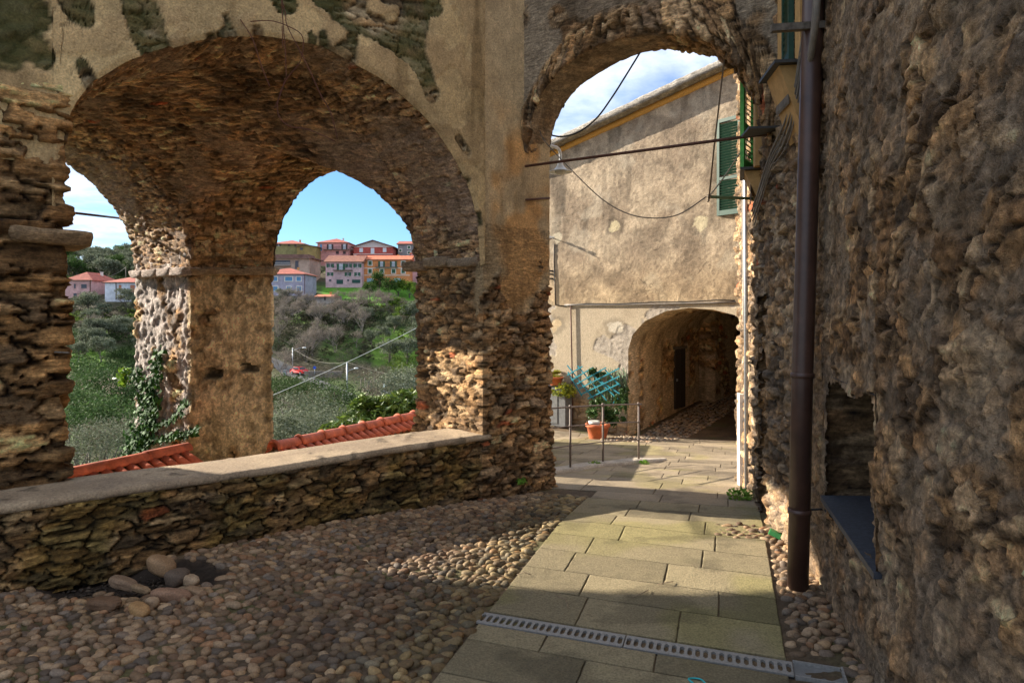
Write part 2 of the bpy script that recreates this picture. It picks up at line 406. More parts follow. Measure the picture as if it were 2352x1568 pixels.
# arch profiles
F_T = np.array([(-2.3,2.6),(-2.29,3.15),(-2.25,3.5),(-2.19,3.72),(-2.04,3.95),(-1.75,4.21),(-1.2,4.50),(-.68,4.66),(-.1,4.68),(.626,4.45),(1.1,4.12),(1.42,3.76),(1.64,3.38),(1.74,3.0),(1.77,2.55)])
def smooth_curve(T, n=260, k=9):
    seg = np.linalg.norm(np.diff(T, axis=0), axis=1); d = np.concatenate([[0], np.cumsum(seg)]); u = np.linspace(0, d[-1], n)
    C = np.stack([np.interp(u, d, T[:, 0]), np.interp(u, d, T[:, 1])], 1)
    for _ in range(3):
        C[k:-k] = sum(C[k + i:len(C) - k + i] for i in range(-k // 2 + 1, k // 2 + 1)) / len(range(-k // 2 + 1, k // 2 + 1))
    return C
FC = smooth_curve(F_T, 300, 8); pS = (FC[:, 0] + 2.3) / 4.07; z1 = FC[:, 1]
lenp = np.concatenate([[0], np.cumsum(np.linalg.norm(np.diff(FC, axis=0), axis=1))])
def trace_plane(pts, P0, P1):
    out = []
    d = P1 - P0
    for u, v in pts:
        k = (u - CX) / F; tau = (k * P0[1] - P0[0]) / (d[0] - k * d[1]); Y = P0[1] + tau * d[1]
        out.append((tau, EYE - (v - HZ) / F * Y))
    return out
tabR = trace_plane([(960,640),(955,560),(940,500),(900,445),(850,403)], B2, C3) + [(.5, 4.32)] + trace_plane([(800,386),(760,392),(720,410),(680,450),(650,500),(632,560),(626,632)], OB2, R3)
tabR = np.array(sorted(tabR)); tabR[0, 0] = 0; tabR[-1, 0] = 1
z2c = smooth_curve(tabR, 220, 8); qS = z2c[:, 0]; z2 = z2c[:, 1]
lenq = np.concatenate([[0], np.cumsum(np.linalg.norm(np.diff(z2c * np.array([4.48, 1]), axis=0), axis=1))])
print('arch R', tabR.round(2).tolist())

SZ = np.array([.27, .27, .085])
def st_rubble(seed, amp=.03, size=SZ, red=.02, tint=(1, 1, 1), flat=.3, **k):
    def f(p):
        return masonry(loc(p) / size, p, seed, amp=amp, red=red, tint=tint, flat=flat, **k)
    return f
def sz_of(u, v):                 # photo point on the front wall -> (s, z)
    k = (u - CX) / F; t_ = .25
    for _ in range(6):
        Y = (t_ + 6.13) / (.755 - .656 * k); s_0 = Y * (.755 * k + .656) - 3.117; t_ = float(tf(s_0))
    return s_0, EYE - (v - HZ) / F * Y
FLK = [([(735, -10), (790, 30), (850, 62), (905, 100), (950, 140), (985, 215)], .095), ([(165, -20), (185, 15), (190, 45)], .10), ([(325, 40), (330, 75), (345, 95)], .10), ([(985, -20), (1000, 25)], .07), ([(1132, 30), (1140, 95)], .07),
       ([(0, 40), (10, 120)], .10), ([(70, 110), (100, 130)], .08), ([(190, 150), (205, 190)], .06), ([(1170, 60), (1185, 130), (1190, 220)], .07), ([(1050, 320), (1070, 350)], .05), ([(640, -20), (655, 5)], .08), ([(40, 0), (60, 30)], .12)]
FLK = [([sz_of(*p) for p in pl_], w_) for pl_, w_ in FLK]
def flake_bias(p):
    lc = loc(p); b = np.zeros(len(p))
    for pl_, w_ in FLK:
        d_ = np.full(len(p), 9.)
        for (s0, z0), (s1, z1_) in zip(pl_[:-1], pl_[1:]):
            vx, vz = s1 - s0, z1_ - z0; t_ = np.clip(((lc[:, 0] - s0) * vx + (lc[:, 2] - z0) * vz) / (vx * vx + vz * vz), 0, 1)
            d_ = np.minimum(d_, np.hypot(lc[:, 0] - s0 - t_ * vx, lc[:, 2] - z0 - t_ * vz))
        b = np.minimum(b, -.22 * ss(w_ * 2.0, w_ * .3, d_))
    return b
def crack(p, seed):
    q = p * np.array([1.5, 1.5, 1.1]) + (fbm(p * 4, 3, seed) - .5)[:, None] * .6
    a = np.abs(fbm(q, 3, seed + 1) - .5); return ss(.006, .0, a) * ss(.45, .6, fbm(p * .8, 2, seed + 2))
def st_plaster_mix(seed, bias, amp=.03):
    rb = st_rubble(seed, amp, tint=(.8, .8, .72))
    def f(p):
        m = fbm(p * np.array([1.9, 1.9, .95]), 5, seed + 33) * .85 + .075 + bias(p) + flake_bias(p) + .10 * (fbm(p * 8, 3, seed + 35) - .5)
        mask = ss(.445, .458, m)
        pl_ = plaster(p, seed); ck = crack(p, seed + 60); patchy = ss(.52, .56, fbm(p * 2.3, 4, seed + 90)); pc_ = pl_[1] * (1 - .7 * ck)[:, None]; pc_ = mixc(pc_, pc_ * np.array([.78, .74, .74]), patchy * .7)
        h, c = blend(rb(p), (pl_[0] + .008 * patchy - .01 * ck, pc_), mask)
        edge = ss(.42, .445, m) * (1 - ss(.45, .47, m))
        moss = ss(.40, .55, fbm(p * 2.1, 3, seed + 70)) * (1 - mask)
        c = mixc(c, np.array([.07, .075, .02]), moss * .7)
        c = c * (1 - .45 * edge)[:, None]
        return h + mask * .034, c
    return f
# one sheet: outer back line, q=1 .. q=0, front edge, spandrel up to the top
nq = 150; qs = np.interp(np.linspace(0, lenq[-1], nq), lenq, qS); z2s = np.interp(np.linspace(0, lenq[-1], nq), lenq, z2)
nj_front = 55; nback = 60; nup = 120; TOP = 7.2
s_ = FC[:, 0]; n = len(s_)
pf = np.array([L(s, tf(s)) for s in s_]); pm = np.array([L(s, 1.36) for s in s_])
pb = C5 + (C3 - C5) * pS[:, None]; po = L5 + (L3 - L5) * pS[:, None]
rows = []; crd = []
def smax(a, b, k=.06): return .5 * (a + b + np.sqrt((a - b) ** 2 + k * k))
for j in range(nback):
    f = j / nback; xy = po * (1 - f) + pb * f; rows.append(np.column_stack([xy, z1])); crd.append(np.column_stack([lenp / .065, np.full(n, -f * 1.9 / .27), z1 * 0]))
for j in range(nq)[::-1]:
    q = qs[j]; xy = pm * (1 - q) + pb * q; zz = smax(z1, z2s[j]); rows.append(np.column_stack([xy, zz]))
    side = (z2s[j] > z1)
    a = np.column_stack([lenp / .065, np.full(n, (1 - q) * 4.4 / .27), zz * 0]); lq = lenq[-1] * j / (nq - 1)
    b = np.column_stack([pS * 4.07 / .27 + 50, np.full(n, lq / .065 + 100), zz * 0])
    crd.append(np.where(side[:, None], b, a))
for j in range(nj_front):
    f = j / nj_front; xy = pm * (1 - f) + pf * f; rows.append(np.column_stack([xy, z1])); crd.append(np.column_stack([lenp / .065, np.full(n, (4.4 + f) / .27 + 3), z1 * 0]))
ns_rows = len(rows)
for j in range(nup + 1):
    f = (j / nup) ** 1.15; zz = z1 * (1 - f) + TOP * f; rows.append(np.column_stack([pf, zz])); crd.append(np.zeros((n, 3)))
P = np.stack(rows, 1); CR = np.stack(crd, 1)
Nn = grid_normals(P)
d = (Nn[:, -10:] * (np.array([0, 0, 2.]) - P[:, -10:])).sum(2).mean()
if d < 0: Nn = -Nn
fs = P[:, :ns_rows].reshape(-1, 3); cs = CR[:, :ns_rows].reshape(-1, 3)
h, c = masonry(cs, fs, 11, amp=.032, red=.02, tint=(1.5, 1.27, 1.12), flat=.25, mortar=(.20, .14, .10), mk=.3, tk=1.0)
sm_ = ss(.45, .60, fbm(fs * 1.5, 4, 12)); pv_ = plaster(fs, 13, base=(.50, .36, .26), alt=(.42, .29, .20)); h, c = blend((h, c), (pv_[0] * 1.5 + .015 + .4 * h, pv_[1] * .9), sm_ * .75)
ha = h.reshape(n, ns_rows); ca = c.reshape(n, ns_rows, 3)
fp = P[:, ns_rows:].reshape(-1, 3)
hf, cf = st_plaster_mix(5, lambda p: -.006 + .03 * ss(.2, -.6, loc(p)[:, 0]) + .05 * ss(1.0, 1.9, loc(p)[:, 0]))(fp)
hh = np.concatenate([ha, hf.reshape(n, -1)], 1); ccx = np.concatenate([ca, cf.reshape(n, -1, 3)], 1)
P2_ = P + Nn * hh[..., None]
keepw(grids('arch_vault', [(P2_[:, :ns_rows + 1], ccx[:, :ns_rows + 1])], M['stone']), LOG)
front_items = [(P2_[:, ns_rows:], ccx[:, ns_rows:])]
# left part of the front wall
G = extrude_plan([L(-7, .5), L(-2.3, .5)], 3.2, TOP, .035)
front_items.append(rough(G, st_plaster_mix(5, lambda p: -.006 + .03 * ss(.2, -.6, loc(p)[:, 0]) + .05 * ss(1.0, 1.9, loc(p)[:, 0])), ref=(0, 0, 2)))
keepw(grids('plastered_front', front_items, M['plaster']), LOG)
# soffit band of the side arch (p > 1) towards its outer face, then the outer face above it
nb = 45; rows = []; crd = []
for i in range(nb):
    f = i / (nb - 1); inn = B2 + (C3 - B2) * qs[:, None]; out = OB2 + (R3 - OB2) * qs[:, None]
    xy = inn * (1 - f) + out * f; rows.append(np.column_stack([xy, z2s])); crd.append(np.column_stack([np.full(nq, 65 + f * 4.6), np.arange(nq) / (nq - 1) * lenq[-1] / .065 + 100, z2s * 0]))
P = np.stack(rows, 1); CR = np.stack(crd, 1)
bandR = rough(P, lambda p, c_: masonry(c_, p, 11, amp=.028, tint=(1.5, 1.25, 1.0)), ref=(-2.5, 9, 0), coords=CR)
outR = []
for j in range(30):
    f = j / 29; zz = z2s * (1 - f) + 5.6 * f; outR.append(np.column_stack([OB2 + (R3 - OB2) * qs[:, None], zz]))
outR = rough(np.stack(outR, 1), st_rubble(21), ref=(4, 14, 4))
outL = []
for j in range(30):
    f = j / 29; zz = z1 * (1 - f) + 5.6 * f; outL.append(np.column_stack([po, zz]))
outL = rough(np.stack(outL, 1), st_rubble(22), ref=(-14, 18, 4))
keepw(grids('side_arch', [bandR, outR, outL], M['stone']), LOG)
# left closing wall, between the near left pier and the hidden back pier
G = extrude_plan([L(-2.3, 2.0), C5, L5], -1.2, 5.6, .08); a1 = rough(G, st_rubble(23), ref=(-4, 9, 2))
keepw(grids('closing_wall', [a1], M['stone']), LOG)
# near left pier: big flat slabs, proud of the parapet line
def big_slabs(p):
    lc = loc(p)
    m = ss(2.2, 3.4, lc[:, 2] + fbm(p * 1.5, 3, 8))
    a = masonry(lc / np.array([.46, .46, .125]), p, 31, amp=.075, flat=.14, tint=(1.42, 1.13, .78), red=.03, mortar=(.18, .12, .065), tk=1.0, mk=.35)
    return a
G = extrude_plan([L(-7, .52), L(-2.24, .50), L(-2.24, 1.9), L(-2.6, 2.1)], .45, 3.85, .022)
it = rough(G, big_slabs, ref=None)
lp = keepw(grids('left_pier', [it], M['stone']), LOG)
def slab_stone(name, c, size, rz, seed, mat=None, par=LOG, col=(.36, .26, .17), amp=.03):
    n_ = 14; a = np.linspace(0, 2 * math.pi, 28)
    prof = []
    for zz, rr in ((-.5, 0), (-.5, .88), (-.42, .96), (-.1, .98), (.15, 1.), (.44, .99), (.5, .93), (.5, 0)):
        prof.append(np.column_stack([rr * np.sign(np.cos(a)) * np.abs(np.cos(a)) ** .38 * size[0] / 2, rr * np.sign(np.sin(a)) * np.abs(np.sin(a)) ** .38 * size[1] / 2, np.full(28, zz * size[2])]))
    P = np.stack(prof, 1); fl = P.reshape(-1, 3); ce, se = math.cos(rz), math.sin(rz)
    W = np.column_stack([fl[:, 0] * ce - fl[:, 1] * se + c[0], fl[:, 0] * se + fl[:, 1] * ce + c[1], fl[:, 2] + c[2]])
    nrm = fl / np.maximum(np.linalg.norm(fl, axis=1, keepdims=True), .01)
    nz = fbm(W * 7, 4, seed) - .5
    W[:, :2] += nrm[:, :2] * (nz * amp * 5)[:, None]; W[:, 2] += nz * amp * 1.6
    cl = np.array(col) * (.35 + 1.2 * fbm(W * np.array([8, 8, 30]), 4, seed + 1))[:, None]
    return W.reshape(P.shape), cl.reshape(P.shape)
aL = math.atan2(AV[1], AV[0])
imp = [slab_stone('', (*L(-2.30, .82), 2.62), (.60, .95, .115), aL, 3, col=(.40, .27, .15))]
for k, (ss_, zz) in enumerate(((-3.0, 2.66), (-3.7, 2.62), (-4.4, 2.64))):
    imp.append(slab_stone('', (*L(ss_, .62), zz), (.72, .5, .13), aL, 40 + k, col=(.40, .28, .16)))
keepw(grids('impost', imp, M['stone']), lp)
# right pier
def pier2(p):
    lc = loc(p); onfront = (lc[:, 1] < .12) & (lc[:, 0] > 1.70)
    rb = masonry(lc / np.array([.22, .22, .085]), p, 41, amp=.05, red=.03, tint=(1.3, 1.1, .88), flat=.2)
    pl = plaster(p, 44, base=(.50, .375, .215), alt=(.40, .29, .16))
    orange = ss(.46, .58, fbm(p * 1.6, 3, 45)) * ss(4.6, 4.0, p[:, 2]) * ss(1.82, 1.95, lc[:, 0])
    pl = (pl[0] + .02, mixc(pl[1], pl[1] * np.array([1.12, .86, .60]), orange))
    m = fbm(p * np.array([1.6, 1.6, 1.0]), 4, 47) + (p[:, 2] - 3.0) * .16
    mask = ss(.47, .49, m) * onfront
    return blend(rb, pl, mask)
G = extrude_plan([tuple(p) for p in (FL, FR, JR, B2)], -.35, TOP, .021, closed=True)
# the foot of the pier is battered
cen = (FL + FR + JR + B2) / 4
k = 1 + .10 * np.clip((1.1 - G[:, :, 2]) / 1.1, 0, 1) ** 1.5
G[:, :, 0] = cen[0] + (G[:, :, 0] - cen[0]) * k; G[:, :, 1] = cen[1] + (G[:, :, 1] - cen[1]) * k
PG, PC = rough(G, pier2, closed=True); cut = int((3.05 + .35) / (TOP + .35) * (G.shape[1] - 1))
rp = keepw(grids('right_pier', [(PG[:, :cut + 1], PC[:, :cut + 1])], M['stone']), LOG); keepw(grids('pier_head', [(PG[:, cut:], PC[:, cut:])], M['plaster']), LOG)
imp = [slab_stone('', (*(B2 + AV * .0 - BV * .12), 2.60), (.50, .42, .11), aL, 61, col=(.36, .26, .17)),
       slab_stone('', (*(B2 - BV * .55), 2.63), (.34, .5, .12), aL, 62, col=(.40, .3, .2)),
       slab_stone('', (*(B2 - BV * 1.05), 2.60), (.30, .5, .10), aL, 63, col=(.38, .29, .2))]
keepw(grids('impost', imp, M['stone']), rp)
# far pier: pitted plaster
def pier3(p):
    lc = loc(p)
    rb = masonry(lc / np.array([.30, .30, .11]), p, 51, amp=.05, tint=(1.65, 1.36, 1.0), red=.02)
    pl = plaster(p, 54, base=(.76, .58, .34), alt=(.62, .46, .26))
    pit = ss(.50, .62, fbm(p * 9, 5, 58)) * ss(.3, .55, fbm(p * 1.7, 3, 68))
    pl = (pl[0] + .03 - .035 * pit, mixc(pl[1] * 1.25, np.array([.11, .075, .04]), pit * .55))
    left = ss(0, .12, (p[:, 0] + 4.784) * -1)
    m = fbm(p * 1.2, 4, 57)
    mask = ss(.46, .54, m - .045 + .10 * ss(1.9, 1.0, np.abs(p[:, 2] - .9))) * (1 - left) * .9
    h, c = blend(rb, pl, mask)
    # flank: knobbly render, paler and pinker
    kn = .5 * fbm(p * 9, 3, 59) + .5 * fbm(p * 21, 3, 69); kn = ss(.30, .66, kn); kc = np.array([.62, .53, .47]) * (.45 + .8 * kn)[:, None]
    m2 = left * ss(.40, .5, fbm(p * 1.6, 3, 60) + .06)
    for u0_, u1_, v0_, v1_ in ((470, 512, 848, 868), (552, 594, 836, 854)):
        Yh = 10.2; x0_, x1_ = (u0_ - CX) / F * Yh, (u1_ - CX) / F * Yh; zt_, zb_ = EYE - (v0_ - HZ) / F * Yh, EYE - (v1_ - HZ) / F * Yh; jj = (fbm(p * 9, 2, 66) - .5) * .06
        k_ = ((p[:, 0] + jj > x0_) & (p[:, 0] + jj < x1_) & (p[:, 2] + jj > zb_) & (p[:, 2] + jj < zt_) & (left < .1)).astype(float); h = h - .16 * k_; c = c * (1 - .75 * k_)[:, None]  # putlog holes: sunk, with the shade inside put into the colour
    return h * (1 - m2) + (.045 * kn) * m2 + .0, mixc(c, kc, m2)
G = extrude_plan([tuple(p) for p in (C3, R3, BR3, L3)], -6, 5.6, .032, closed=True)
fp_ = keepw(grids('far_pier', [rough(G, pier3, closed=True)], M['wallstone']), LOG)
imp = []
for k in range(4):
    c_ = C3 + (R3 - C3) * ((k + .5) / 4); imp.append(slab_stone('', (c_[0], c_[1] + .02, 2.62 + .01 * (k % 2)), (.42, .3, .10), 0, 70 + k, col=(.40, .29, .18)))
dl = (L3 - C3) / np.linalg.norm(L3 - C3); al = math.atan2(dl[1], dl[0])
for k in range(4):
    c_ = C3 + (L3 - C3) * ((k + .35) / 4); imp.append(slab_stone('', (c_[0], c_[1], 2.63), (.55, .34, .12), al, 80 + k, col=(.48, .38, .32)))
keepw(grids('impost', imp, M['stone']), fp_)
# building mass over the vault
top = [L(-7, .55), L(1.7, .12), FR, JR, OB2, R3, BR3, L3, L5, L(-7, 5)]
V = [(p[0], p[1], z) for z in (5.55, 7.3) for p in top]; k = len(top)
Q = [tuple(range(k))[::-1], tuple(range(k, 2 * k))] + [(i, (i + 1) % k, k + (i + 1) % k, k + i) for i in range(k)]
me = bpy.data.meshes.new('upper_storey'); me.from_pydata(V, [], Q); keepw(link('upper_storey', me, plain('upper_render', (.42, .33, .22), .9, var=.2, scale=1.5, bump=.3)), LOG)

# ------------------------------------------------------------------ parapet
PAR = empty('parapet_wall', (*L(0, 0), 0)); tag(PAR, 'low mossy rubble parapet wall with a pale worn coping, running up to the right pier', 'parapet')
def par_style(p):
    lc = loc(p); h, c = masonry(lc / np.array([.22, .22, .075]), p, 91, amp=.045, tint=(.90, .76, .55), flat=.2, mortar=(.14, .105, .06), red=.03)
    g = ss(.46, .62, fbm(p * 1.7, 4, 93)); c = mixc(c, c * np.array([.62, .70, .34]), g * .6)
    return h, c
G = extrude_plan([L(-5.2, .02), L(-1, .0), L(.6, .03), L(1.95, .0)], -.08, .56, .016)
keepw(grids('wall_face', [rough(G, par_style)], M['stone']), PAR)
prof = np.array([(-.0, .545), (-.035, .552), (-.045, .58), (-.04, .607), (-.015, .622), (.2, .628), (.42, .63), (.60, .622), (.63, .60), (.63, .40), (.62, -.9)])
pr, _ = resample(prof, .02); sv = np.arange(-5.2, 2.1, .025)
G = np.zeros((len(sv), len(pr), 3))
for i, s in enumerate(sv):
    wob = .018 * (vnoise(np.array([[s * 3, 5.5, 1.]]), 3)[0] - .5) * 2 + .02 * (vnoise(np.array([[s * 9, 2.5, 1.]]), 4)[0] - .5)
    tt = pr[:, 0] + np.where(pr[:, 0] < .1, wob, 0); xy = A0 + AV * s + BV * tt[:, None]; G[i, :, :2] = xy; G[i, :, 2] = pr[:, 1] + .008 * math.sin(s * 2.1)
def cop(p):
    b = fbm(p * 2, 4, 95); f = fbm(p * 35, 3, 96); pit = ss(.66, .74, fbm(p * 7, 3, 97))
    c = mixc(np.array([.44, .335, .22]), np.array([.30, .225, .15]), ss(.35, .65, b)) * (.8 + .4 * f)[:, None]
    c = c * (1 - .5 * pit)[:, None]
    return .012 * (b - .5) + .004 * f - .008 * pit, c
keepw(grids('coping', [rough(G, cop, ref=(0, 5, 4))], M['plaster']), PAR)

# ------------------------------------------------------------------ street arch
def line_pt(P0, P1, t): return P0 + (P1 - P0) * t
Bf0 = np.array([.153, 8.25]); Bf1 = np.array([2.55, 6.09]); bd = (Bf1 - Bf0) / np.linalg.norm(Bf1 - Bf0); bn = np.array([-bd[1], bd[0]])
TH = .47
tf_ = np.array(trace_plane([(1206,352),(1212,295),(1235,225),(1290,152),(1360,105),(1450,80),(1540,72),(1640,88),(1700,132),(1738,195),(1760,262),(1772,335)], Bf0, Bf1))
tb_ = np.array(trace_plane([(1258,345),(1268,295),(1292,240),(1330,195),(1400,150),(1470,116),(1560,108),(1640,126),(1695,165),(1735,225),(1752,280),(1762,340)], Bf0 + bn * TH, Bf1 + bn * TH))
cf_ = smooth_curve(tf_, 200, 6); cb_ = smooth_curve(tb_, 200, 6)
rows = []; LW = np.linalg.norm(Bf1 - Bf0); lb = np.concatenate([[0], np.cumsum(np.linalg.norm(np.diff(cf_ * [LW, 1], axis=0), axis=1))])
crd = []
for j in range(26):
    f = j / 26; tt = cb_[:, 0] * (1 - f) + cf_[:, 0] * f; zz = cb_[:, 1] * (1 - f) + cf_[:, 1] * f
    xy = Bf0 + (Bf1 - Bf0) * tt[:, None] + bn * TH * (1 - f); rows.append(np.column_stack([xy, zz])); crd.append(np.column_stack([lb / .09, np.full(200, f * TH / .25), zz * 0]))
nsr = len(rows); edge_tau = cf_[:, 0]; edge_z = cf_[:, 1]
tt0 = np.linspace(-.02, 1.02, 200)
for j in range(95):
    f = (j / 94); tt = edge_tau * (1 - min(1, f * 2.2)) + np.interp(np.arange(200), [0, 199], [-.02, 1.02]) * min(1, f * 2.2); zz = edge_z * (1 - f) + TOP * f
    xy = Bf0 + (Bf1 - Bf0) * tt[:, None]; rows.append(np.column_stack([xy, zz]))
    rad = f * 3
    crd.append(np.column_stack([lb / .12, np.full(200, 30 + rad / .38), zz * 0]))
P = np.stack(rows, 1); CR = np.stack(crd, 1)
def arch_style(p, c_):
    a = masonry(c_, p, 101, amp=.032, tint=(1.25, 1.05, .84), red=.03, flat=.16, tk=1.0, mk=.35)
    b = masonry(p / np.array([.24, .24, .12]), p, 103, amp=.035, tint=(1.0, .86, .72))
    b2 = plaster(p, 104, base=(.36, .28, .19), alt=(.27, .2, .13))
    m2 = ss(.44, .5, fbm(p * 1.6, 3, 105)); b = blend(b, (b2[0] + .03, b2[1]), m2)
    ring = ss(29.5, 30, c_[:, 1]); a = (a[0] * (1 + .9 * ring), a[1] * (1 + .25 * ring)[:, None])
    far = ss(30.9, 31.3, c_[:, 1])          # the ring of voussoirs is one stone deep
    sof = ss(28, 27, c_[:, 1]) * ss(1.9, 1.2, p[:, 0]) * ss(.35, .5, fbm(p * 2, 3, 106) + .1); a = blend(a, (b2[0] * 2 + .01, b2[1] * 1.25), sof * .8)
    return blend(a, b, far)
bandB = rough(P, arch_style, ref=(1.3, 5, 0), coords=CR)
SA = empty('street_arch', (*((Bf0 + Bf1) / 2), 0)); tag(SA, 'rough stone arch spanning the street between the right pier and the right-hand wall', 'arch')
keepw(grids('arch_ring', [bandB], M['stone']), SA)
rows = []
for j in range(60):
    f = j / 59; tt = cb_[:, 0] * (1 - f) + tt0 * f; zz = cb_[:, 1] * (1 - f) + TOP * f
    rows.append(np.column_stack([Bf0 + bn * TH + (Bf1 - Bf0) * tt[:, None], zz]))
keepw(grids('arch_back', [rough(np.stack(rows, 1), st_rubble(107), ref=(1.3, 20, 4))], M['stone']), SA)
V = [];
q4 = [Bf0 - bd * .3, Bf1 + bd * .3, Bf1 + bd * .3 + bn * TH, Bf0 - bd * .3 + bn * TH]
V = [(p[0], p[1], z) for z in (6.9, 7.3) for p in q4]; me = bpy.data.meshes.new('wall_top')
me.from_pydata(V, [], [(3, 2, 1, 0), (4, 5, 6, 7), (0, 1, 5, 4), (1, 2, 6, 5), (2, 3, 7, 6), (3, 0, 4, 7)]); keepw(link('wall_top', me, M['ochre']), SA)

# ------------------------------------------------------------------ right-hand house wall
DP = np.array([(3.02, 9.05), (2.90, 8.3), (2.77, 7.57), (2.58, 7.05), (2.47, 6.5), (2.36, 5.5), (2.29, 4.94), (2.13, 4.3), (1.985, 3.7), (1.86, 3.0), (1.78, 2.0), (1.72, .8), (1.68, -1.2)])
HD = empty('right_house', (2.3, 5.0, 0)); tag(HD, 'tall rough rubble house wall along the right edge of the street', 'house')
xyD, tD = resample(DP, .0165)
def D_at(y):                     # point on the wall and outward normal at a given y
    x = np.interp(y, xyD[::-1, 1], xyD[::-1, 0]); x2 = np.interp(y + .1, xyD[::-1, 1], xyD[::-1, 0])
    tg = np.array([x2 - x, .1]); tg /= np.linalg.norm(tg); return np.array([x, y]), tg, np.array([-tg[1], tg[0]])
def st_D(p):
    cD = np.stack([p[:, 1], p[:, 0], p[:, 2]], 1)
    near = ss(6.2, 4.6, p[:, 1])
    cw = cD + np.stack([0 * p[:, 0], 0 * p[:, 0], .5 * p[:, 1]], 1) * .5
    a = masonry(cw / np.array([.155, .19, .125]), p, 111, amp=.040, tint=(1.2, 1.0, .82), flat=.14, mortar=(.24, .18, .125), red=.0, tk=.8, mk=.35)
    rg = np.abs(fbm(p * 9, 4, 118) - .5) * 2; a = (a[0] + .022 * (.25 - rg) + .025 * (fbm(p * 3.5, 4, 119) - .5), a[1] * (1.12 - .9 * np.clip(.18 - rg, 0, 1) * 3)[:, None])
    sm = ss(.40, .52, fbm(p * 3.2, 4, 113))
    b = plaster(p, 114, base=(.42, .325, .225), alt=(.33, .25, .175)); b = (b[0] * 2 + .012 + .04 * (fbm(p * 5, 4, 117) - .5) + .015 * (.25 - rg), b[1])
    a = blend(a, b, sm * .55)
    c = masonry(cD / np.array([.2, .2, .10]), p, 115, amp=.05, tint=(1.15, 1.05, .98), flat=.3, mortar=(.42, .36, .29))
    return blend(c, a, near)
zD = np.arange(-.4, 7.2, .0175)
P = np.zeros((len(xyD), len(zD), 3)); P[:, :, :2] = xyD[:, None, :]; P[:, :, 2] = zD[None]
Pn, cn = rough(P, st_D)
yq = (xyD[:-1, 1] + xyD[1:, 1]) / 2; zq = (zD[:-1] + zD[1:]) / 2
holes = [(3.70, 4.88, .62, 1.52, .42), (6.62, 7.08, -.5, 2.15, .30), (6.66, 6.98, 2.3, 2.32, .2)]
keep = np.ones((len(xyD) - 1, len(zD) - 1), bool)
jr = .035
for y0, y1, z0, z1_, dpt in holes[:2]:
    YY, ZZ = np.meshgrid(yq, zq, indexing='ij'); jn = (fbm(np.stack([YY.ravel() * 6, ZZ.ravel() * 6, ZZ.ravel() * 0], 1), 3, 9) - .5).reshape(YY.shape) * .16
    keep &= ~((YY + jn > y0) & (YY + jn < y1) & (ZZ + jn > z0) & (ZZ - jn < z1_))
HW = keepw(grids('rubble_wall', [(Pn, cn, keep)], M['wallstone']), HD)
def niche(name, y0, y1, z0, z1_, dpt, par):
    a, _, na = D_at(y0); b, _, nb_ = D_at(y1); nn = (na + nb_) / 2; e_ = .07
    a0 = a + nn * .03; b0 = b + nn * .03; a1 = a - nn * dpt; b1 = b - nn * dpt
    dz = e_
    G = extrude_plan([b0 + (b - a) * .1, b1 + (b - a) * .1, a1 - (b - a) * .06, a0 - (b - a) * .06], z0 - dz, z1_ + dz, .03)
    it = [rough(G, lambda p: masonry(np.stack([p[:, 1], p[:, 0], p[:, 2]], 1) / np.array([.25, .25, .12]), p, 121, amp=.02, tint=(.7, .6, .5)))]
    for zz in (z1_ + dz * .6, z0 - dz * .6):
        g = np.zeros((2, 2, 3)); g[0, 0] = (*(a0 - (b - a) * .06), zz); g[0, 1] = (*(a1 - (b - a) * .06), zz); g[1, 0] = (*(b0 + (b - a) * .1), zz); g[1, 1] = (*(b1 + (b - a) * .1), zz)
        it.append((g, np.full((2, 2, 3), .12)))
    return keepw(grids(name, it, M['stone'], None), par)
NI = niche('niche', *holes[0], HD); niche('door_recess', *holes[1], HD)
# slate shelf in the niche
a, _, na = D_at(3.62); b, _, nb_ = D_at(4.86)
def prism(name, base, z0, z1_, mat, par=None, dz=None):
    k = len(base); dz = dz or [0] * k
    V = [(p[0], p[1], z0 + dz[i]) for i, p in enumerate(base)] + [(p[0], p[1], z1_ + dz[i]) for i, p in enumerate(base)]
    Q = [tuple(range(k))[::-1], tuple(range(k, 2 * k))] + [(i, (i + 1) % k, k + (i + 1) % k, k + i) for i in range(k)]
    me = bpy.data.meshes.new(name); me.from_pydata(V, [], Q); o = link(name, me, mat)
    return keepw(o, par) if par else o
prism('slate_shelf', [a + na * .05, b + nb_ * .07, b - nb_ * .42, a - na * .42], .64, .675, M['slate'], HD, dz=[-.05, .03, .05, -.03])
# house volume behind the wall (solid from any side)
base = [(3.05, 9.07), (6.5, 8.7), (6.5, -1.2), (2.2, -1.2), (2.45, 3.0), (2.75, 4.6), (2.9, 6.4), (3.02, 8.0)]
prism('house_body', base, -.6, 7.15, M['ochre'], HD)
# ------------------------------------------------------------------ street ground
ST = np.array([.30, .954]); ST /= np.linalg.norm(ST); PR = np.array([ST[1], -ST[0]])
E0 = np.array([-.439, 3.70]); PW = 1.86
def SW(w_, l): return E0 + PR * w_ + ST * l
HOLE = np.array([-2.95, 5.22])
def hole(x, y):
    d = np.stack([x - HOLE[0], y - HOLE[1], 0 * x], -1).reshape(-1, 3)
    r = np.sqrt((d[:, 0] / .70) ** 2 + (d[:, 1] / .42) ** 2) + (fbm(d * 4 + 5, 3, 5) - .5) * .9
    return r.reshape(np.shape(x))
gx = np.concatenate([np.arange(-9, -5.2, .2), np.arange(-5.2, 3.2, .045), np.arange(3.2, 9, .2)]); gy = np.concatenate([np.arange(-4, 2.6, .2), np.arange(2.6, 8.6, .045), np.arange(8.6, 30, .12)])
XX, YY = np.meshgrid(gx, gy, indexing='ij'); ZZ = zg(YY) - .010
hr = hole(XX, YY); ZZ = ZZ - .10 * ss(1.0, .55, hr)
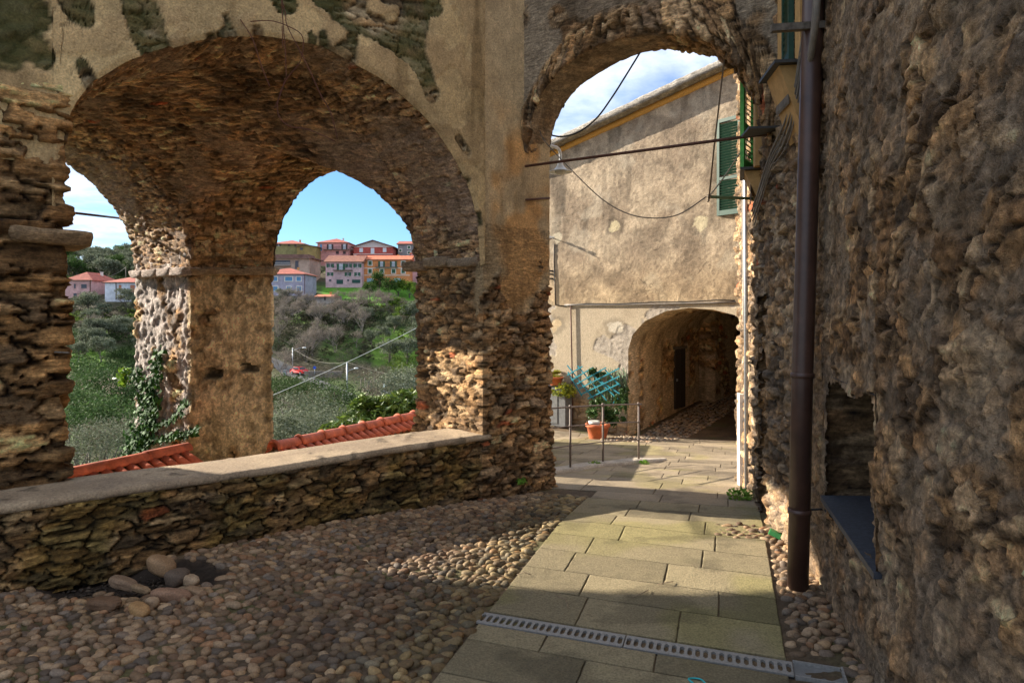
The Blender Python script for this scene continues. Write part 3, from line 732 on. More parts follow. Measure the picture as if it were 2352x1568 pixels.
P = np.stack([XX, YY, ZZ], -1); fl = P.reshape(-1, 3)
P[:, :, 2] += ((fbm(fl * 9, 3, 131) - .5) * .018).reshape(XX.shape)
b = fbm(fl * 1.5, 4, 132); f_ = fbm(fl * 25, 3, 133)
c = mixc(np.array([.17, .115, .065]), np.array([.10, .07, .042]), ss(.35, .65, b)) * (.7 + .6 * f_)[:, None]
c = mixc(c, np.array([.10, .105, .035]), ss(.55, .75, fbm(fl * 3.2, 3, 134)) * .6)
c = mixc(c, np.array([.034, .024, .017]), ss(1.25, .9, hr).ravel())
xc = (XX[:-1, :-1] + XX[1:, 1:]) / 2; yc = (YY[:-1, :-1] + YY[1:, 1:]) / 2
dd = np.stack([xc - A0[0], yc - A0[1]], -1); s_c = dd @ AV; t_c = dd @ BV
keep = ~((t_c > .45) & (s_c < 2.3)) & ~((xc < -1.6) & (yc > 8.3)) & ~((yc > 16) & (xc < 1.2))
tag(grids('street_ground', [(P, c.reshape(P.shape), keep)], M['earth']), kind='structure')

# cobbles ---------------------------------------------------------------------
def peb_me(n=9, m=6):
    V = []; Q = []
    for j in range(m + 1):
        th = math.pi * j / m
        for i in range(n): a = 2 * math.pi * i / n; V.append((math.sin(th) * math.cos(a), math.sin(th) * math.sin(a), math.cos(th)))
    for j in range(m):
        for i in range(n): Q.append((j * n + i, (j + 1) * n + i, (j + 1) * n + (i + 1) % n, j * n + (i + 1) % n))
    return np.array(V), np.array(Q)
PCOL = np.array([[.27,.195,.125],[.31,.235,.155],[.22,.165,.115],[.17,.14,.115],[.20,.175,.15],[.35,.26,.16],[.27,.165,.095],[.29,.22,.15],[.19,.13,.085],[.38,.30,.21]])
def pebbles(pts, sx, sy, sz, ang, cols, zoff=0, n=10, m=7):
    sv, sq = peb_me(n, m); k = len(pts); V = np.repeat(sv[None], k, 0).copy()
    pw = .84; V = np.sign(V) * np.abs(V) ** pw
    lump = fbm((V + np.arange(k)[:, None, None] * 3.7).reshape(-1, 3) * 1.1, 2, 141).reshape(k, -1)
    V *= (.78 + .44 * lump)[..., None]
    V[..., 0] *= sx[:, None]; V[..., 1] *= sy[:, None]; V[..., 2] *= sz[:, None]
    tl = rng.normal(0, .18, k)[:, None]; zt = V[..., 2] + V[..., 0] * tl
    ca, sa = np.cos(ang)[:, None], np.sin(ang)[:, None]
    W = np.stack([V[..., 0] * ca - V[..., 1] * sa + pts[:, 0:1], V[..., 0] * sa + V[..., 1] * ca + pts[:, 1:2], zt + (zg(pts[:, 1]) + zoff)[:, None] if np.ndim(zoff) else zt + zg(pts[:, 1])[:, None] + zoff], -1)
    Q = (sq[None] + (np.arange(k) * len(sv))[:, None, None]).reshape(-1, 4)
    C = np.repeat(cols[:, None], len(sv), 1)
    return W.reshape(-1, 3), Q, C.reshape(-1, 3)
def inD(x, y): return x < np.interp(y, DP[::-1, 1], DP[::-1, 0]) - .01
cand = []
sp_y = .051; yv = 2.7; r_ = 0
while yv < 8.45:
    xs = np.arange(-5.6, 3.0, .087) + (r_ % 2) * .043
    cand.append(np.column_stack([xs, np.full(len(xs), yv)])); yv += sp_y; r_ += 1
cd = np.concatenate(cand); cd += rng.normal(0, 1, cd.shape) * np.array([.017, .009])
cd[:, 1] += .05 * np.sin(cd[:, 0] * 1.7) + .04 * (fbm(np.column_stack([cd, cd[:, :1] * 0]) * .9, 2, 3) - .5)
dd = cd - A0; s_c = dd @ AV; t_c = dd @ BV; wl = (cd - E0) @ PR; ll = (cd - E0) @ ST
inp2 = (s_c > 1.62) & (s_c < 2.62) & (t_c > -.12)
left = (t_c < -.03) & (wl < -.035) & ~inp2 & (ll < 4.46)
right = ~((wl > PW - .1) & (wl < PW + .33) & (ll > .58) & (ll < .95)) & (wl > PW + .03) & inD(cd[:, 0], cd[:, 1]) & (ll < 3.35)
right2 = (wl > PW - .42) & inD(cd[:, 0], cd[:, 1]) & (ll > 3.0) & (ll < 3.42)
keep = (left | right | right2) & (hole(cd[:, 0], cd[:, 1]) > 1.02)
cd = cd[keep & (cd[:, 1] > 2.9)]
# a neat edging row along the paving
ed = np.array([SW(-.055 + .012 * rng.normal(), l) for l in np.arange(-.7, 4.45, .088)])
nrow = len(cd); k = nrow + len(ed); pts = np.concatenate([cd, ed])
sx_ = np.concatenate([rng.uniform(.028, .052, nrow), rng.uniform(.042, .06, len(ed))]); sy_ = np.concatenate([rng.uniform(.021, .034, nrow), rng.uniform(.036, .043, len(ed))]); sz_ = rng.uniform(.020, .030, k)
big = rng.random(k) < .06; sx_[big] *= 1.28; sy_[big] *= 1.22
ang = np.concatenate([rng.normal(.05, .32, nrow), rng.normal(.3, .3, len(ed))])
cl = PCOL[rng.integers(0, len(PCOL), k)] * rng.uniform(.45, 1.0, (k, 1)); cl *= np.array([1.10, .95, .80])
b = fbm(np.column_stack([pts, pts[:, :1] * 0]) * .9, 3, 150); cl = cl * (1 - .35 * ss(.5, .65, b))[:, None]
g = ss(.0, -.9, (pts - E0) @ PR) ; near = ss(.8, .2, np.abs((pts - E0) @ PR)); cl = mixc(cl, cl * np.array([.85, .95, .62]), near * .6)
V, Q, C = pebbles(pts, sx_, sy_, sz_, ang, cl, zoff=rng.normal(-.013, .006, k))
tag(link('cobbled_ground', fast_mesh('cobbled_ground', V, Q, C), M['pebble']), kind='structure')
print('pebbles', k)
# cobbled strip inside the tunnel (left of the paved lane)
# loose stones by the hole -------------------------------------------------------
LS = [(370,1305,.105,.085,.075,(.42,.32,.22),'large rounded pale brown stone lying at the far edge of the dark hole'),
      (408,1333,.085,.09,.07,(.17,.15,.14),'dark grey rounded stone leaning on the pale round stone by the hole'),
      (437,1337,.085,.05,.045,(.48,.42,.34),'whitish lens-shaped stone resting on a grey one, right of the hole'),
      (392,1372,.13,.06,.05,(.36,.26,.21),'long pinkish flat stone on the near right rim of the hole'),
      (448,1360,.085,.045,.03,(.40,.32,.24),'thin pale split stone lying right of the long pinkish stone'),
      (350,1388,.045,.042,.04,(.50,.43,.35),'small whitish round stone near the front of the hole'),
      (320,1405,.085,.055,.045,(.50,.36,.20),'ochre oval stone in front of the hole'),
      (242,1392,.12,.07,.05,(.20,.14,.10),'dark brown angular stone at the near left rim of the hole'),
      (285,1345,.10,.06,.05,(.33,.27,.22),'broken grey-brown stone with a sharp top in the middle of the hole'),
      (322,1355,.075,.04,.03,(.36,.30,.22),'thin tilted slate flake beside the broken stone in the hole'),
      (366,1288,.03,.028,.028,(.40,.30,.24),'tiny reddish pebble against the parapet behind the hole')]
for i, (u, v, a_, b_, c_, cc_, lab) in enumerate(LS):
    Yg = F * EYE / (v + c_ * 60 - HZ); p = np.array([[(u - CX) / F * Yg, Yg]])
    V, Q, C = pebbles(np.zeros((1, 2)), np.array([a_]), np.array([b_]), np.array([c_]), np.array([rng.normal(0, .4)]), np.array([cc_]) * .62, zoff=0, n=18, m=12)
    W = V * 9 + i * 5; f2 = fbm(W, 3, 160 + i) - .5; ang_ = i in (4, 7, 8, 9)
    C = C * np.array([1.0, .80, .60]); V = V * (1 + (.5 if ang_ else .12) * f2)[:, None]; C = C * (.85 + .5 * fbm(W * 2, 2, 170))[:, None]
    o = link('loose_stone', fast_mesh('loose_stone', V, Q, C, smooth=not ang_), M['pebble'], None, (p[0, 0], p[0, 1], zgf(Yg) + c_ * .55))
    tag(o, lab, 'stone', 'loose stones around the hole')
# crumbs in the hole, uncountable
k = 260; aa = rng.random(k) * 6.28; rr = np.sqrt(rng.random(k)); pts = HOLE + np.column_stack([np.cos(aa) * rr * .6, np.sin(aa) * rr * .34])
V, Q, C = pebbles(pts, rng.uniform(.006, .024, k), rng.uniform(.006, .018, k), rng.uniform(.005, .013, k), aa, np.array([[.055, .04, .028]]) * rng.uniform(.4, 1.6, (k, 1)), zoff=-.10, n=6, m=4)
tag(link('rubble_crumbs', fast_mesh('rubble_crumbs', V, Q, C), M['pebble']), kind='stuff', label='dark crumbled soil and grit filling the hole in the cobbles')

# paving slabs ---------------------------------------------------------------------
SV = []; SQ = []; SC = []; so_ = 0
def slab(w0, w1, l0, l1, frame, col, zo=0.0, g=.004, seed=0):
    global so_
    nu = max(5, int((w1 - w0) / .06) + 3); nv = max(5, int((l1 - l0) / .06) + 3)
    us = np.concatenate([[w0 + g, w0 + g], [w0 + g + .005], np.linspace(w0 + g + .012, w1 - g - .012, nu), [w1 - g - .005], [w1 - g, w1 - g]]); vs = np.concatenate([[l0 + g, l0 + g], [l0 + g + .005], np.linspace(l0 + g + .012, l1 - g - .012, nv), [l1 - g - .005], [l1 - g, l1 - g]])
    UU, VV = np.meshgrid(us, vs, indexing='ij'); xy = frame(UU[..., None], VV[..., None]); z = zg(xy[..., 1]) + .004 + zo
    bi = np.zeros(UU.shape); bi[1, :] = bi[-2, :] = 1; bi[:, 1] = 1; bi[:, -2] = 1; z = z - .003 * bi
    ed = np.zeros(UU.shape, bool); ed[0, :] = ed[-1, :] = True; ed[:, 0] = ed[:, -1] = True; z = np.where(ed, z - .045, z)
    P = np.concatenate([xy, z[..., None]], -1); fl = P.reshape(-1, 3)
    w_ = (fbm(fl * 6, 3, 180) - .5); P[..., 2] += (w_ * .006).reshape(z.shape) * ~ed
    jit_ = (fbm(fl * 14, 2, 183 + seed) - .5).reshape(z.shape) * .012 * (bi > 0); P[..., 0] += jit_
    q = fbm(fl * 40, 2, 181); b = fbm(fl * 1.3, 3, 182)
    c = np.array(col) * (.85 + .3 * q)[:, None] * (1 + .25 * (b - .5))[:, None]
    c = c * (1 - .45 * (bi.reshape(-1) + ed.reshape(-1)).clip(0, 1) * fbm(fl * 9, 2, 187) * 1.4)[:, None]; st_ = ss(.56, .64, fbm(fl * 3.3, 4, 186)); c = c * (1 - .28 * st_)[:, None]
    moss = ss(.48, .66, fbm(fl * 1.6, 3, 184)); c = mixc(c, c * np.array([.86, .92, .55]), moss * .6)
    SV.append(P.reshape(-1, 3)); SC.append(c); SQ.append(grid_quads(len(us), len(vs), so_)); so_ += len(SV[-1])
rr_ = random.Random(3)
l = -3.2; row = 0; DR0, DR1 = .60, .775
rowsl = []
while l < 4.30:
    d_ = .42 + rr_.uniform(-.03, .03); rowsl.append((l, l + d_)); l += d_
def sc_(): 
    v = rr_.uniform(.70, 1.14); return (.295 * v, .24 * v, .138 * v)
DRl = (.74, .91)                                 # drain channel, in the direction of the street
def frame1(w_, l):  # rows run slightly askew to the street edge, as the drain does
    return E0 + PR * w_ + ST * (l - w_ * .045)
for l0, l1 in rowsl:
    parts = []
    segs = [(l0, l1)]
    a, b = DRl
    segs = [(x, y) for x, y in ((l0, min(l1, a)), (max(l0, b), l1)) if y - x > .05] if not (l1 <= a or l0 >= b) else segs
    for s0, s1 in segs:
        w_ = 0; off = rr_.uniform(.2, .85); cuts = [0, off]
        while cuts[-1] < PW - .25: cuts.append(cuts[-1] + rr_.uniform(.62, .95))
        cuts = [c for c in cuts if c < PW - .2] + [PW]
        for a_, b_ in zip(cuts[:-1], cuts[1:]): slab(a_, b_, s0, s1, frame1, sc_(), seed=int(a_ * 10))
# the small square beyond the arch: rows across the whole width
l = rowsl[-1][1]; lend = 11.6
while l < lend:
    d_ = .44 + rr_.uniform(-.03, .03); a = -4.2 + rr_.uniform(0, .6)
    while a < 5.4:
        b = a + rr_.uniform(.6, 1.0); mid = frame1((a + b) / 2, l)
        if mid[0] > -1.2 and mid[0] < (3.1 if mid[1] < 9.2 else 6.5) and not (mid[1] < 8.55 and (a + b) / 2 < -.2 and l < 4.5):
            dd = mid - A0
            if not (dd @ BV > -.12 and 1.5 < dd @ AV < 2.8 and mid[1] < 8.9): slab(a, b, l, l + d_, frame1, (lambda q_: (q_[0] * 1.08, q_[1] * 1.04, q_[2] * 1.18))(sc_()), seed=int(a * 7) % 9)
        a = b
    l += d_
tag(link('stone_paving', fast_mesh('stone_paving', np.concatenate(SV), np.concatenate(SQ), np.concatenate(SC)), M['slab']), kind='structure')

# drain grate --------------------------------------------------------------------
def drain_len(w0, w1, nslot, lab):
    root = empty('drain_grate', (*frame1((w0 + w1) / 2, sum(DRl) / 2), 0)); tag(root, lab, 'grate', 'drain grates across the paving')
    V = []; Q = []
    zt = .006; l0, l1 = DRl[0] + .008, DRl[1] - .008; th = .02
    def bx(wa, wb, la, lb_):
        o = len(V)
        for zz in (zt - th, zt):
            for (x, y) in ((wa, la), (wb, la), (wb, lb_), (wa, lb_)): q = frame1(x, y); V.append((q[0], q[1], zz))
        for f in ((3,2,1,0),(4,5,6,7),(0,1,5,4),(1,2,6,5),(2,3,7,6),(3,0,4,7)): Q.append(tuple(o + k for k in f))
    m_ = .028; bx(w0, w1, l0, l0 + m_); bx(w0, w1, l1 - m_, l1); pitch = (w1 - w0) / nslot; bar = pitch * .40
    for i in range(nslot + 1):
        c_ = w0 + i * pitch; bx(max(w0, c_ - bar / 2), min(w1, c_ + bar / 2), l0 + m_, l1 - m_)
        if i < nslot:      # rounded slot ends
            for (lx, s_) in ((l0 + m_, 1), (l1 - m_, -1)):
                for sg in (-1, 1):
                    wa = c_ + pitch / 2 + sg * (pitch - bar) / 2; bx(min(wa, wa - sg * .007), max(wa, wa - sg * .007), min(lx, lx + s_ * .010), max(lx, lx + s_ * .010))
    me = bpy.data.meshes.new('grate_frame'); me.from_pydata(V, [], Q); keepw(link('grate_frame', me, M['grate']), root)
    base = [frame1(w0 - .005, DRl[0] + .002), frame1(w1 + .005, DRl[0] + .002), frame1(w1 + .005, DRl[1] - .002), frame1(w0 - .005, DRl[1] - .002)]
    prism('channel', base, -.12, -.09, M['channel'], root)
    for a_, b_ in ((DRl[0] + .001, DRl[0] + .007), (DRl[1] - .007, DRl[1] - .001)):
        prism('channel_edge', [frame1(w0, a_), frame1(w1, a_), frame1(w1, b_), frame1(w0, b_)], -.1, -.004, M['channel'], root)
    return root
drain_len(-.02, .93, 21, 'left length of slotted grey drain grate, ending at the cobbles on the left')
drain_len(.937, 1.885, 21, 'right length of slotted grey drain grate, nearest the downpipe')
root = empty('channel_end', (*frame1(2.0, .83), 0)); tag(root, 'plain grey open end of the drain channel set in the cobbles by the wall', 'channel')
b4 = lambda a, b, c, d: [frame1(a, c), frame1(b, c), frame1(b, d), frame1(a, d)]
prism('channel_floor', b4(1.89, 2.14, DRl[0], DRl[1]), -.02, -.008, M['greybox'], root)
prism('channel_side', b4(1.89, 2.14, DRl[0] - .006, DRl[0] + .004), -.05, .012, M['grate'], root); prism('channel_side', b4(1.89, 2.14, DRl[1] - .004, DRl[1] + .006), -.05, .012, M['grate'], root)
prism('channel_plate', b4(2.14, 2.15, DRl[0], DRl[1]), -.05, .02, M['grate'], root)

# ------------------------------------------------------------------ far building (C) with tunnel
C0 = np.array([.88, 16.5]); CD = np.array([.80, -.60]); CN = np.array([-.60, -.80]); TD = -CN
def CP(tau, z=None, out=0):
    p = C0 + CD * tau + CN * out
    return p if z is None else (p[0], p[1], z)
def tauC(u):
    k = (u - CX) / F; return (k * C0[1] - C0[0]) / (CD[0] - k * CD[1])
def zC(u, v): 
    Y = C0[1] + tauC(u) * CD[1]; return EYE - (v - HZ) / F * Y
FB = empty('gable_house', (*CP(2.5), -.6)); tag(FB, 'tall plastered gable-end house with a vaulted passage at its foot, closing the street', 'house')
t0, t1 = -1.2, 5.6; ja, jb = tauC(1441), 5.05
zeL, zeR = zC(1262, 350), zC(1690, 152); sl_ = (zeR - zeL) / (tauC(1690) - tauC(1262))
def eave(tau): return zeL + sl_ * (tau - tauC(1262))
atr = np.array([(tauC(u), zC(u, v)) for u, v in ((1441, 872), (1443, 800), (1453, 768), (1480, 738), (1530, 714), (1585, 707), (1640, 711), (1690, 724))] + [(4.9, zC(1690, 724) - .32), (5.05, .6)])
def st_C(p):
    z = p[:, 2]; b = fbm(p * .9, 4, 201); m_ = fbm(p * 4, 4, 202); f_ = fbm(p * 26, 3, 203)
    up = mixc(np.array([.47, .37, .255]), np.array([.29, .22, .15]), ss(.36, .66, fbm(p * 1.4, 5, 204)))
    up = up * (.55 + .9 * m_)[:, None] * (.66 + .68 * f_)[:, None]
    blot = ss(.58, .72, fbm(p * 1.9, 4, 209)); up = mixc(up, np.array([.50, .42, .31]), blot * .6)
    stk = ss(.50, .68, fbm(p * np.array([3.5, 3.5, .45]), 4, 212)) * ss(2.2, 4.5, z); up = up * (1 - .38 * stk)[:, None] * .95; up = up * (1 - .6 * crack(p * .8, 213))[:, None]; up = up * (1 - .25 * ss(.55, .7, fbm(p * 12, 3, 214)))[:, None]
    warm = ss(3.6, 2.2, z) * .5; up = mixc(up, up * np.array([1.12, .98, .72]), warm)
    hu = .02 * m_ + .012 * f_
    # lower storey: pale smooth render flaked to a coarse grey coat
    lo = mixc(np.array([.48, .39, .27]), np.array([.39, .31, .21]), ss(.4, .6, b)) * (.85 + .3 * f_)[:, None]
    rgh = fbm(p * 18, 3, 205); coarse = np.array([.40, .34, .27]) * (.55 + .9 * rgh)[:, None]
    mk = ss(.475, .49, fbm(p * 1.5, 4, 206) + .03)
    low_c = mixc(coarse, lo, mk); low_h = mk * .018 + (1 - mk) * .022 * rgh
    isl = ss(2.20, 2.18, z)
    h = hu * (1 - isl) + low_h * isl; c = mixc(up, low_c, isl)
    # small repaired patches, round
    for uu, vv, rx, rz_, cc_ in ((1413, 520, .17, .15, (0.5, 0.42, 0.26)), (1613, 513, .17, .16, (0.53, 0.45, 0.29)), (1283, 545, .17, .15, (0.46, 0.4, 0.29)), (1277, 746, .17, .15, (0.53, 0.4, 0.24)), (1415, 752, .2, .13, (0.56, 0.49, 0.38))):
        q = CP(tauC(uu)); zz = zC(uu, vv); dt = (p[:, 0] - q[0]) * CD[0] + (p[:, 1] - q[1]) * CD[1]
        rr = np.sqrt((dt / rx) ** 2 + ((z - zz) / rz_) ** 2) + (fbm(p * 9, 3, 207) - .5) * 1.3
        k = ss(1.0, .8, rr); c = mixc(c, np.array(cc_) * (.8 + .4 * f_)[:, None], k); ring = ss(1.9, 1.2, rr) * (1 - k); c = c * (1 - .3 * ring)[:, None]
    # weathered foot
    ft = ss(.25, -.7, z + (fbm(p * 2, 3, 208) - .5)); rb = masonry(np.stack([p[:, 0], p[:, 1], z], 1) / np.array([.2, .2, .1]), p, 210, amp=.035, tint=(.85, .78, .68))
    h = h * (1 - ft) + rb[0] * ft; c = mixc(c, rb[1], ft * .8)
    return h, c
step = .035
items = []
def panel(ta, tb, zlo, zhi, nz):
    ts = np.linspace(ta, tb, max(3, int((tb - ta) / step))); P = np.zeros((len(ts), nz, 3))
    for i, t_ in enumerate(ts):
        zl = zlo(t_); zh = zhi(t_); P[i, :, 0], P[i, :, 1] = CP(t_); P[i, :, 2] = np.linspace(zl, zh, nz)
    return rough(P, st_C, ref=(0, 0, 2))
zA = lambda t_: float(np.interp(t_, atr[:, 0], atr[:, 1]))
stp = .022; ts = np.arange(t0, t1, stp); ts[np.argmin(np.abs(ts - ja))] = ja; ts[np.argmin(np.abs(ts - jb))] = jb; zs = np.arange(-1.0, eave(t1) + stp, stp)
P = np.zeros((len(ts), len(zs), 3)); kp_ = np.ones((len(ts) - 1, len(zs) - 1), bool)
for i, t_ in enumerate(ts):
    P[i, :, 0], P[i, :, 1] = CP(t_); zc = np.minimum(zs, eave(t_)); r0_ = 0
    if ja <= t_ <= jb: r0_ = int(np.searchsorted(zs, zA(t_))); zc = zc.copy(); zc[r0_] = zA(t_)
    P[i, :, 2] = zc
    if i < len(ts) - 1:
        tm_ = (t_ + ts[i + 1]) / 2
        if ja < tm_ < jb: kp_[i, :int(np.searchsorted(zs, min(zA(t_), zA(ts[i + 1]))))] = False
items.append((*rough(P, st_C, ref=(0, 0, 2)), kp_))
# return wall on the left and the gable mass
G = np.zeros((40, 100, 3)); 
for i in range(40):
    q = C0 + CD * t0 + TD * (7 * (1 - i / 39)); G[i, :, 0] = q[0]; G[i, :, 1] = q[1]; G[i, :, 2] = np.linspace(-1, eave(t0), 100)
items.append(rough(G, st_C, ref=(-8, 18, 2)))
keepw(grids('gable_wall', items, M['plaster']), FB)
# tunnel: soffit, flanks
def st_T(p):
    a = masonry(np.stack([p[:, 0], p[:, 1], p[:, 2]], 1) / np.array([.24, .24, .10]), p, 221, amp=.045, red=.14, tint=(1.5, 1.25, .95))
    b = plaster(p, 222, base=(.66, .49, .30), alt=(.54, .40, .24)); m_ = ss(.46, .5, fbm(p * 1.3, 4, 223) - .04 + ss(.9, 1.6, p[:, 2]) * .1)
    return blend(a, (b[0] + .03, b[1]), m_)
TL = 11.0; prof = [(ja, -1.0), (ja, .4)] + [tuple(x) for x in atr[1:-1]] + [(5.05, .5), (5.05, -1.0)]
pr, lt = resample(np.array(prof), .06); dep = np.concatenate([np.arange(0, 5, .05), np.arange(5, TL, .12)])
P = np.zeros((len(dep), len(pr), 3))
for i, d_ in enumerate(dep):
    lift = max(0, d_ - .6) * .085
    inset = .10 * float(ss(.25, .45, np.array(d_))) + .0
    q = C0[None] + CD * (pr[:, 0:1] + np.where(pr[:, 0:1] < 3.2, -0 + .0, 0)) + TD * d_
    P[i, :, :2] = q; P[i, :, 2] = pr[:, 1] + lift
fd = np.ones(P.shape[:2]) * np.clip(dep / .25, 0, 1)[:, None]
it = [rough(P, st_T, ref=(*CP(3.5, None, -3), 1), fade=fd)]
q0 = CP(1.5, None, -TL + .05); q1 = CP(5.6, None, -TL + .05)
it.append(rough(extrude_plan([q0, q1], -1, 4, .08), st_T))
keepw(grids('passage_vault', it, M['stone']), FB)
# wall of the passage beyond the door steps inward (darker stretch)
def TP(d_, out=0, z=0): q = C0 + CD * (ja + out) + TD * d_; return (q[0], q[1], z)
p_ = [TP(4.15, .02)[:2], TP(4.2, .42)[:2], TP(10.9, .9)[:2]]
keepw(grids('passage_pier', [rough(extrude_plan(p_[::-1], -1, 3.2, .05), st_T, ref=TP(6, 3, 1))], M['stone']), FB)
# door in the passage
dr = empty('passage_door', TP(2.75, .04, -.35)); tag(dr, 'narrow dark plank door in the left wall of the vaulted passage', 'door')
def tbox(name, d0, d1, z0, z1_, o0, o1, mat, root, bev=0):
    b_ = [TP(d0, o0)[:2], TP(d1, o0)[:2], TP(d1, o1)[:2], TP(d0, o1)[:2]]
    return prism(name, b_[::-1], z0, z1_, mat, root)
for i in range(4): tbox('plank', 2.42 + i * .165, 2.575 + i * .165, -.40, 1.10, .05, .085 - .004 * (i % 2), M['wood'], dr)
tbox('latch', 2.47, 2.53, .30, .36, .085, .11, M['galv'], dr)
tbox('door_frame', 2.36, 3.14, 1.10, 1.17, .03, .10, M['greywood'], dr)
# cobbled verge inside the passage
cd = []
for d_ in np.arange(.1, 7, .085):
    for o_ in np.arange(.1, .95, .12): q = C0 + CD * (ja + o_ + .15 + rng.normal() * .02) + TD * (d_ + rng.normal() * .01); cd.append(q)
for d_ in np.arange(-1.0, .1, .085):
    for o_ in np.arange(-.15, 1.1 + d_ * .3, .12): q = C0 + CD * (ja + o_ + .1 + rng.normal() * .02) + TD * (d_ + rng.normal() * .01); cd.append(q)
cd = np.array(cd); k = len(cd); an = rng.normal(-.64, .2, k)
V, Q, C = pebbles(cd, rng.uniform(.04, .06, k), rng.uniform(.03, .042, k), rng.uniform(.022, .03, k), an, PCOL[rng.integers(0, len(PCOL), k)] * rng.uniform(.75, 1.1, (k, 1)), zoff=.0, n=7, m=5)
tag(link('cobbled_verge', fast_mesh('cobbled_verge', V, Q, C), M['pebble']), kind='structure')
# roof of the house: verge stones and tiles
def roof_strip(o0, o1, dz0, dz1, ta, tb, nx=80):
    ts = np.linspace(ta, tb, nx); pf_ = [(o0, dz0), (o1, dz0), (o1, dz1), (o0, dz1), (o0, dz0)]; P = np.zeros((nx, len(pf_) * 4 - 3, 3)); pp, _ = resample(np.array(pf_), .06)
    P = np.zeros((nx, len(pp), 3))
    for i, t_ in enumerate(ts):
        P[i, :, :2] = C0 + CD * t_ + CN * pp[:, 0:1]; P[i, :, 2] = eave(t_) + pp[:, 1]
    return rough(P, lambda p: (.03 * (fbm(p * 5, 3, 230) - .3) + .02 * (fbm(p * 14, 2, 231) - .5), np.array([.42, .38, .32]) * (.5 + fbm(p * 8, 3, 232))[:, None]))
keepw(grids('verge', [roof_strip(-.1, .28, .02, .17, t0 - .3, t1)], M['stone']), FB)
keepw(grids('ochre_band', [tuple([roof_strip(-.02, .035, -.13, .0, t0, t1)[0], np.full(roof_strip(-.02, .035, -.13, .0, t0, t1)[0].shape, 1.) * np.array([.62, .33, .08])])], M['plaster']), FB)
b4_ = [CP(t0 - .3, None, .1), CP(t1, None, .1), CP(t1, None, -11), CP(t0 - .3, None, -11)]
prism('roof', b4_, 0, .06, M['tile'], FB, dz=[eave(t0 - .3) + .03, eave(t1) + .03, eave(t1) + .03, eave(t0 - .3) + .03])
boxes_ant = [((*CP(tauC(1620), None, -.3), eave(tauC(1620)) + .35), (.02, .02, .5))]
an_ = empty('antenna', (*CP(tauC(1617), None, -.5), eave(tauC(1617)))); tag(an_, 'small bent aerial sticking up behind the sloping roof edge', 'aerial')
e_ = eave(tauC(1617)); q = CP(tauC(1617), None, -.5)
keepw(tube('mast', [(q[0], q[1], e_), (q[0], q[1], e_ + .3)], .012, M['greywood']), an_); keepw(tube('arm', [(q[0] - .35, q[1], e_ + .28), (q[0] + .1, q[1] , e_ + .33)], .01, M['greywood']), an_)

# ------------------------------------------------------------------ fittings on the gable
def C3p(u, v, out=.03): t_ = tauC(u); z_ = zC(u, v); q = CP(t_, None, out); return Vector((q[0], q[1], z_))
o = tube('wall_cable', [C3p(u, v, .05) for u, v in ((1300, 700), (1330, 700), (1400, 700), (1470, 699), (1560, 697), (1640, 695), (1692, 693))], .018, M['cable'])
tag(o, 'grey conduit fixed level across the gable above the passage arch', 'conduit')
o = tube('wall_cable', [C3p(u, v, .06) for u, v in ((1300, 702), (1350, 697), (1420, 698), (1500, 694), (1580, 693), (1650, 689), (1690, 690))], .012, M['black'])
tag(o, 'black cable tied along the top of the conduit on the gable', 'cable')
o = tube('wall_pipe', [C3p(1337 - 23, 702, .06), C3p(1316, 800, .06), C3p(1318, 900, .06), C3p(1318, 960, .06)], .016, M['rust'])
tag(o, 'thin brown pipe running down the gable to the flower pots', 'pipe')
o = tube('wall_wire', [C3p(1275, 560, .03), C3p(1274, 600, .03), C3p(1276, 650, .03), C3p(1277, 700, .03), C3p(1300, 703, .03)], .012, M['black'])
tag(o, 'black wire dropping from the white bracket at the left of the gable', 'wire')
q = C3p(1278, 550, 0); rt = empty('wall_bracket', q); tag(rt, 'white porcelain cable bracket standing out from the pale patch at the left of the gable', 'bracket')
nn = Vector((CN[0], CN[1], 0))
keepw(tube('arm', [q, q + nn * .16 + Vector((0, 0, .02)), q + nn * .30 + Vector((.0, 0, -.03))], .012, M['rust']), rt)
for k in range(3): 
    c_ = q + nn * (.12 + .07 * k) + Vector((0, 0, .02)); keepw(mesh_obj('insulator', [lathe([(0, -.03), (.03, -.02), (.022, 0), (.032, .02), (0, .04)], 10, c_)], M['white'], None, True), rt)
# black letters-like clips on the wire
rt = empty('wall_clips', C3p(1270, 630, 0)); tag(rt, 'row of small black clips holding the dropping wire', 'clips')
for v_ in (622, 630, 640): keepw(boxes('clip', [(C3p(1268, v_, .03), (.10, .03, .035))], M['black']), rt)
# shutter on the gable (opened, seen from the end of the street)
def shutter(name, w_, h_, mat, slat_gap=.05, par=None):
    fr = [((0, 0, 0), (w_, .035, .05))]; objs = []
    bl = [((-w_ / 2 + .03, 0, 0), (.06, .04, h_)), ((w_ / 2 - .03, 0, 0), (.06, .04, h_)), ((0, 0, h_ / 2 - .035), (w_ - .12, .038, .07)), ((0, 0, -h_ / 2 + .05), (w_ - .12, .038, .10)), ((0, 0, -.12 * h_), (w_ - .12, .038, .06))]
    f = boxes('frame', bl, mat, None); z = -h_ / 2 + .12; sl_ = []
    rot = Matrix.Rotation(R(38), 3, 'X')
    while z < h_ / 2 - .08:
        if abs(z + .12 * h_) > .05: sl_.append(((0, 0, z), (w_ - .115, .006, .05), rot))
        z += slat_gap
    s = boxes('slats', sl_, mat, None); return f, s
def put(objs, root, loc, rz):
    root.location = loc; root.rotation_euler = (0, 0, rz)
    for o in objs: o.parent = root
tt_ = tauC(1678); za, zb = zC(1678, 272), zC(1678, 494)
rt = empty('shutter'); tag(rt, 'tall dark green louvred shutter standing open on the sunlit gable', 'shutter'); q = CP(tt_, None, .10)
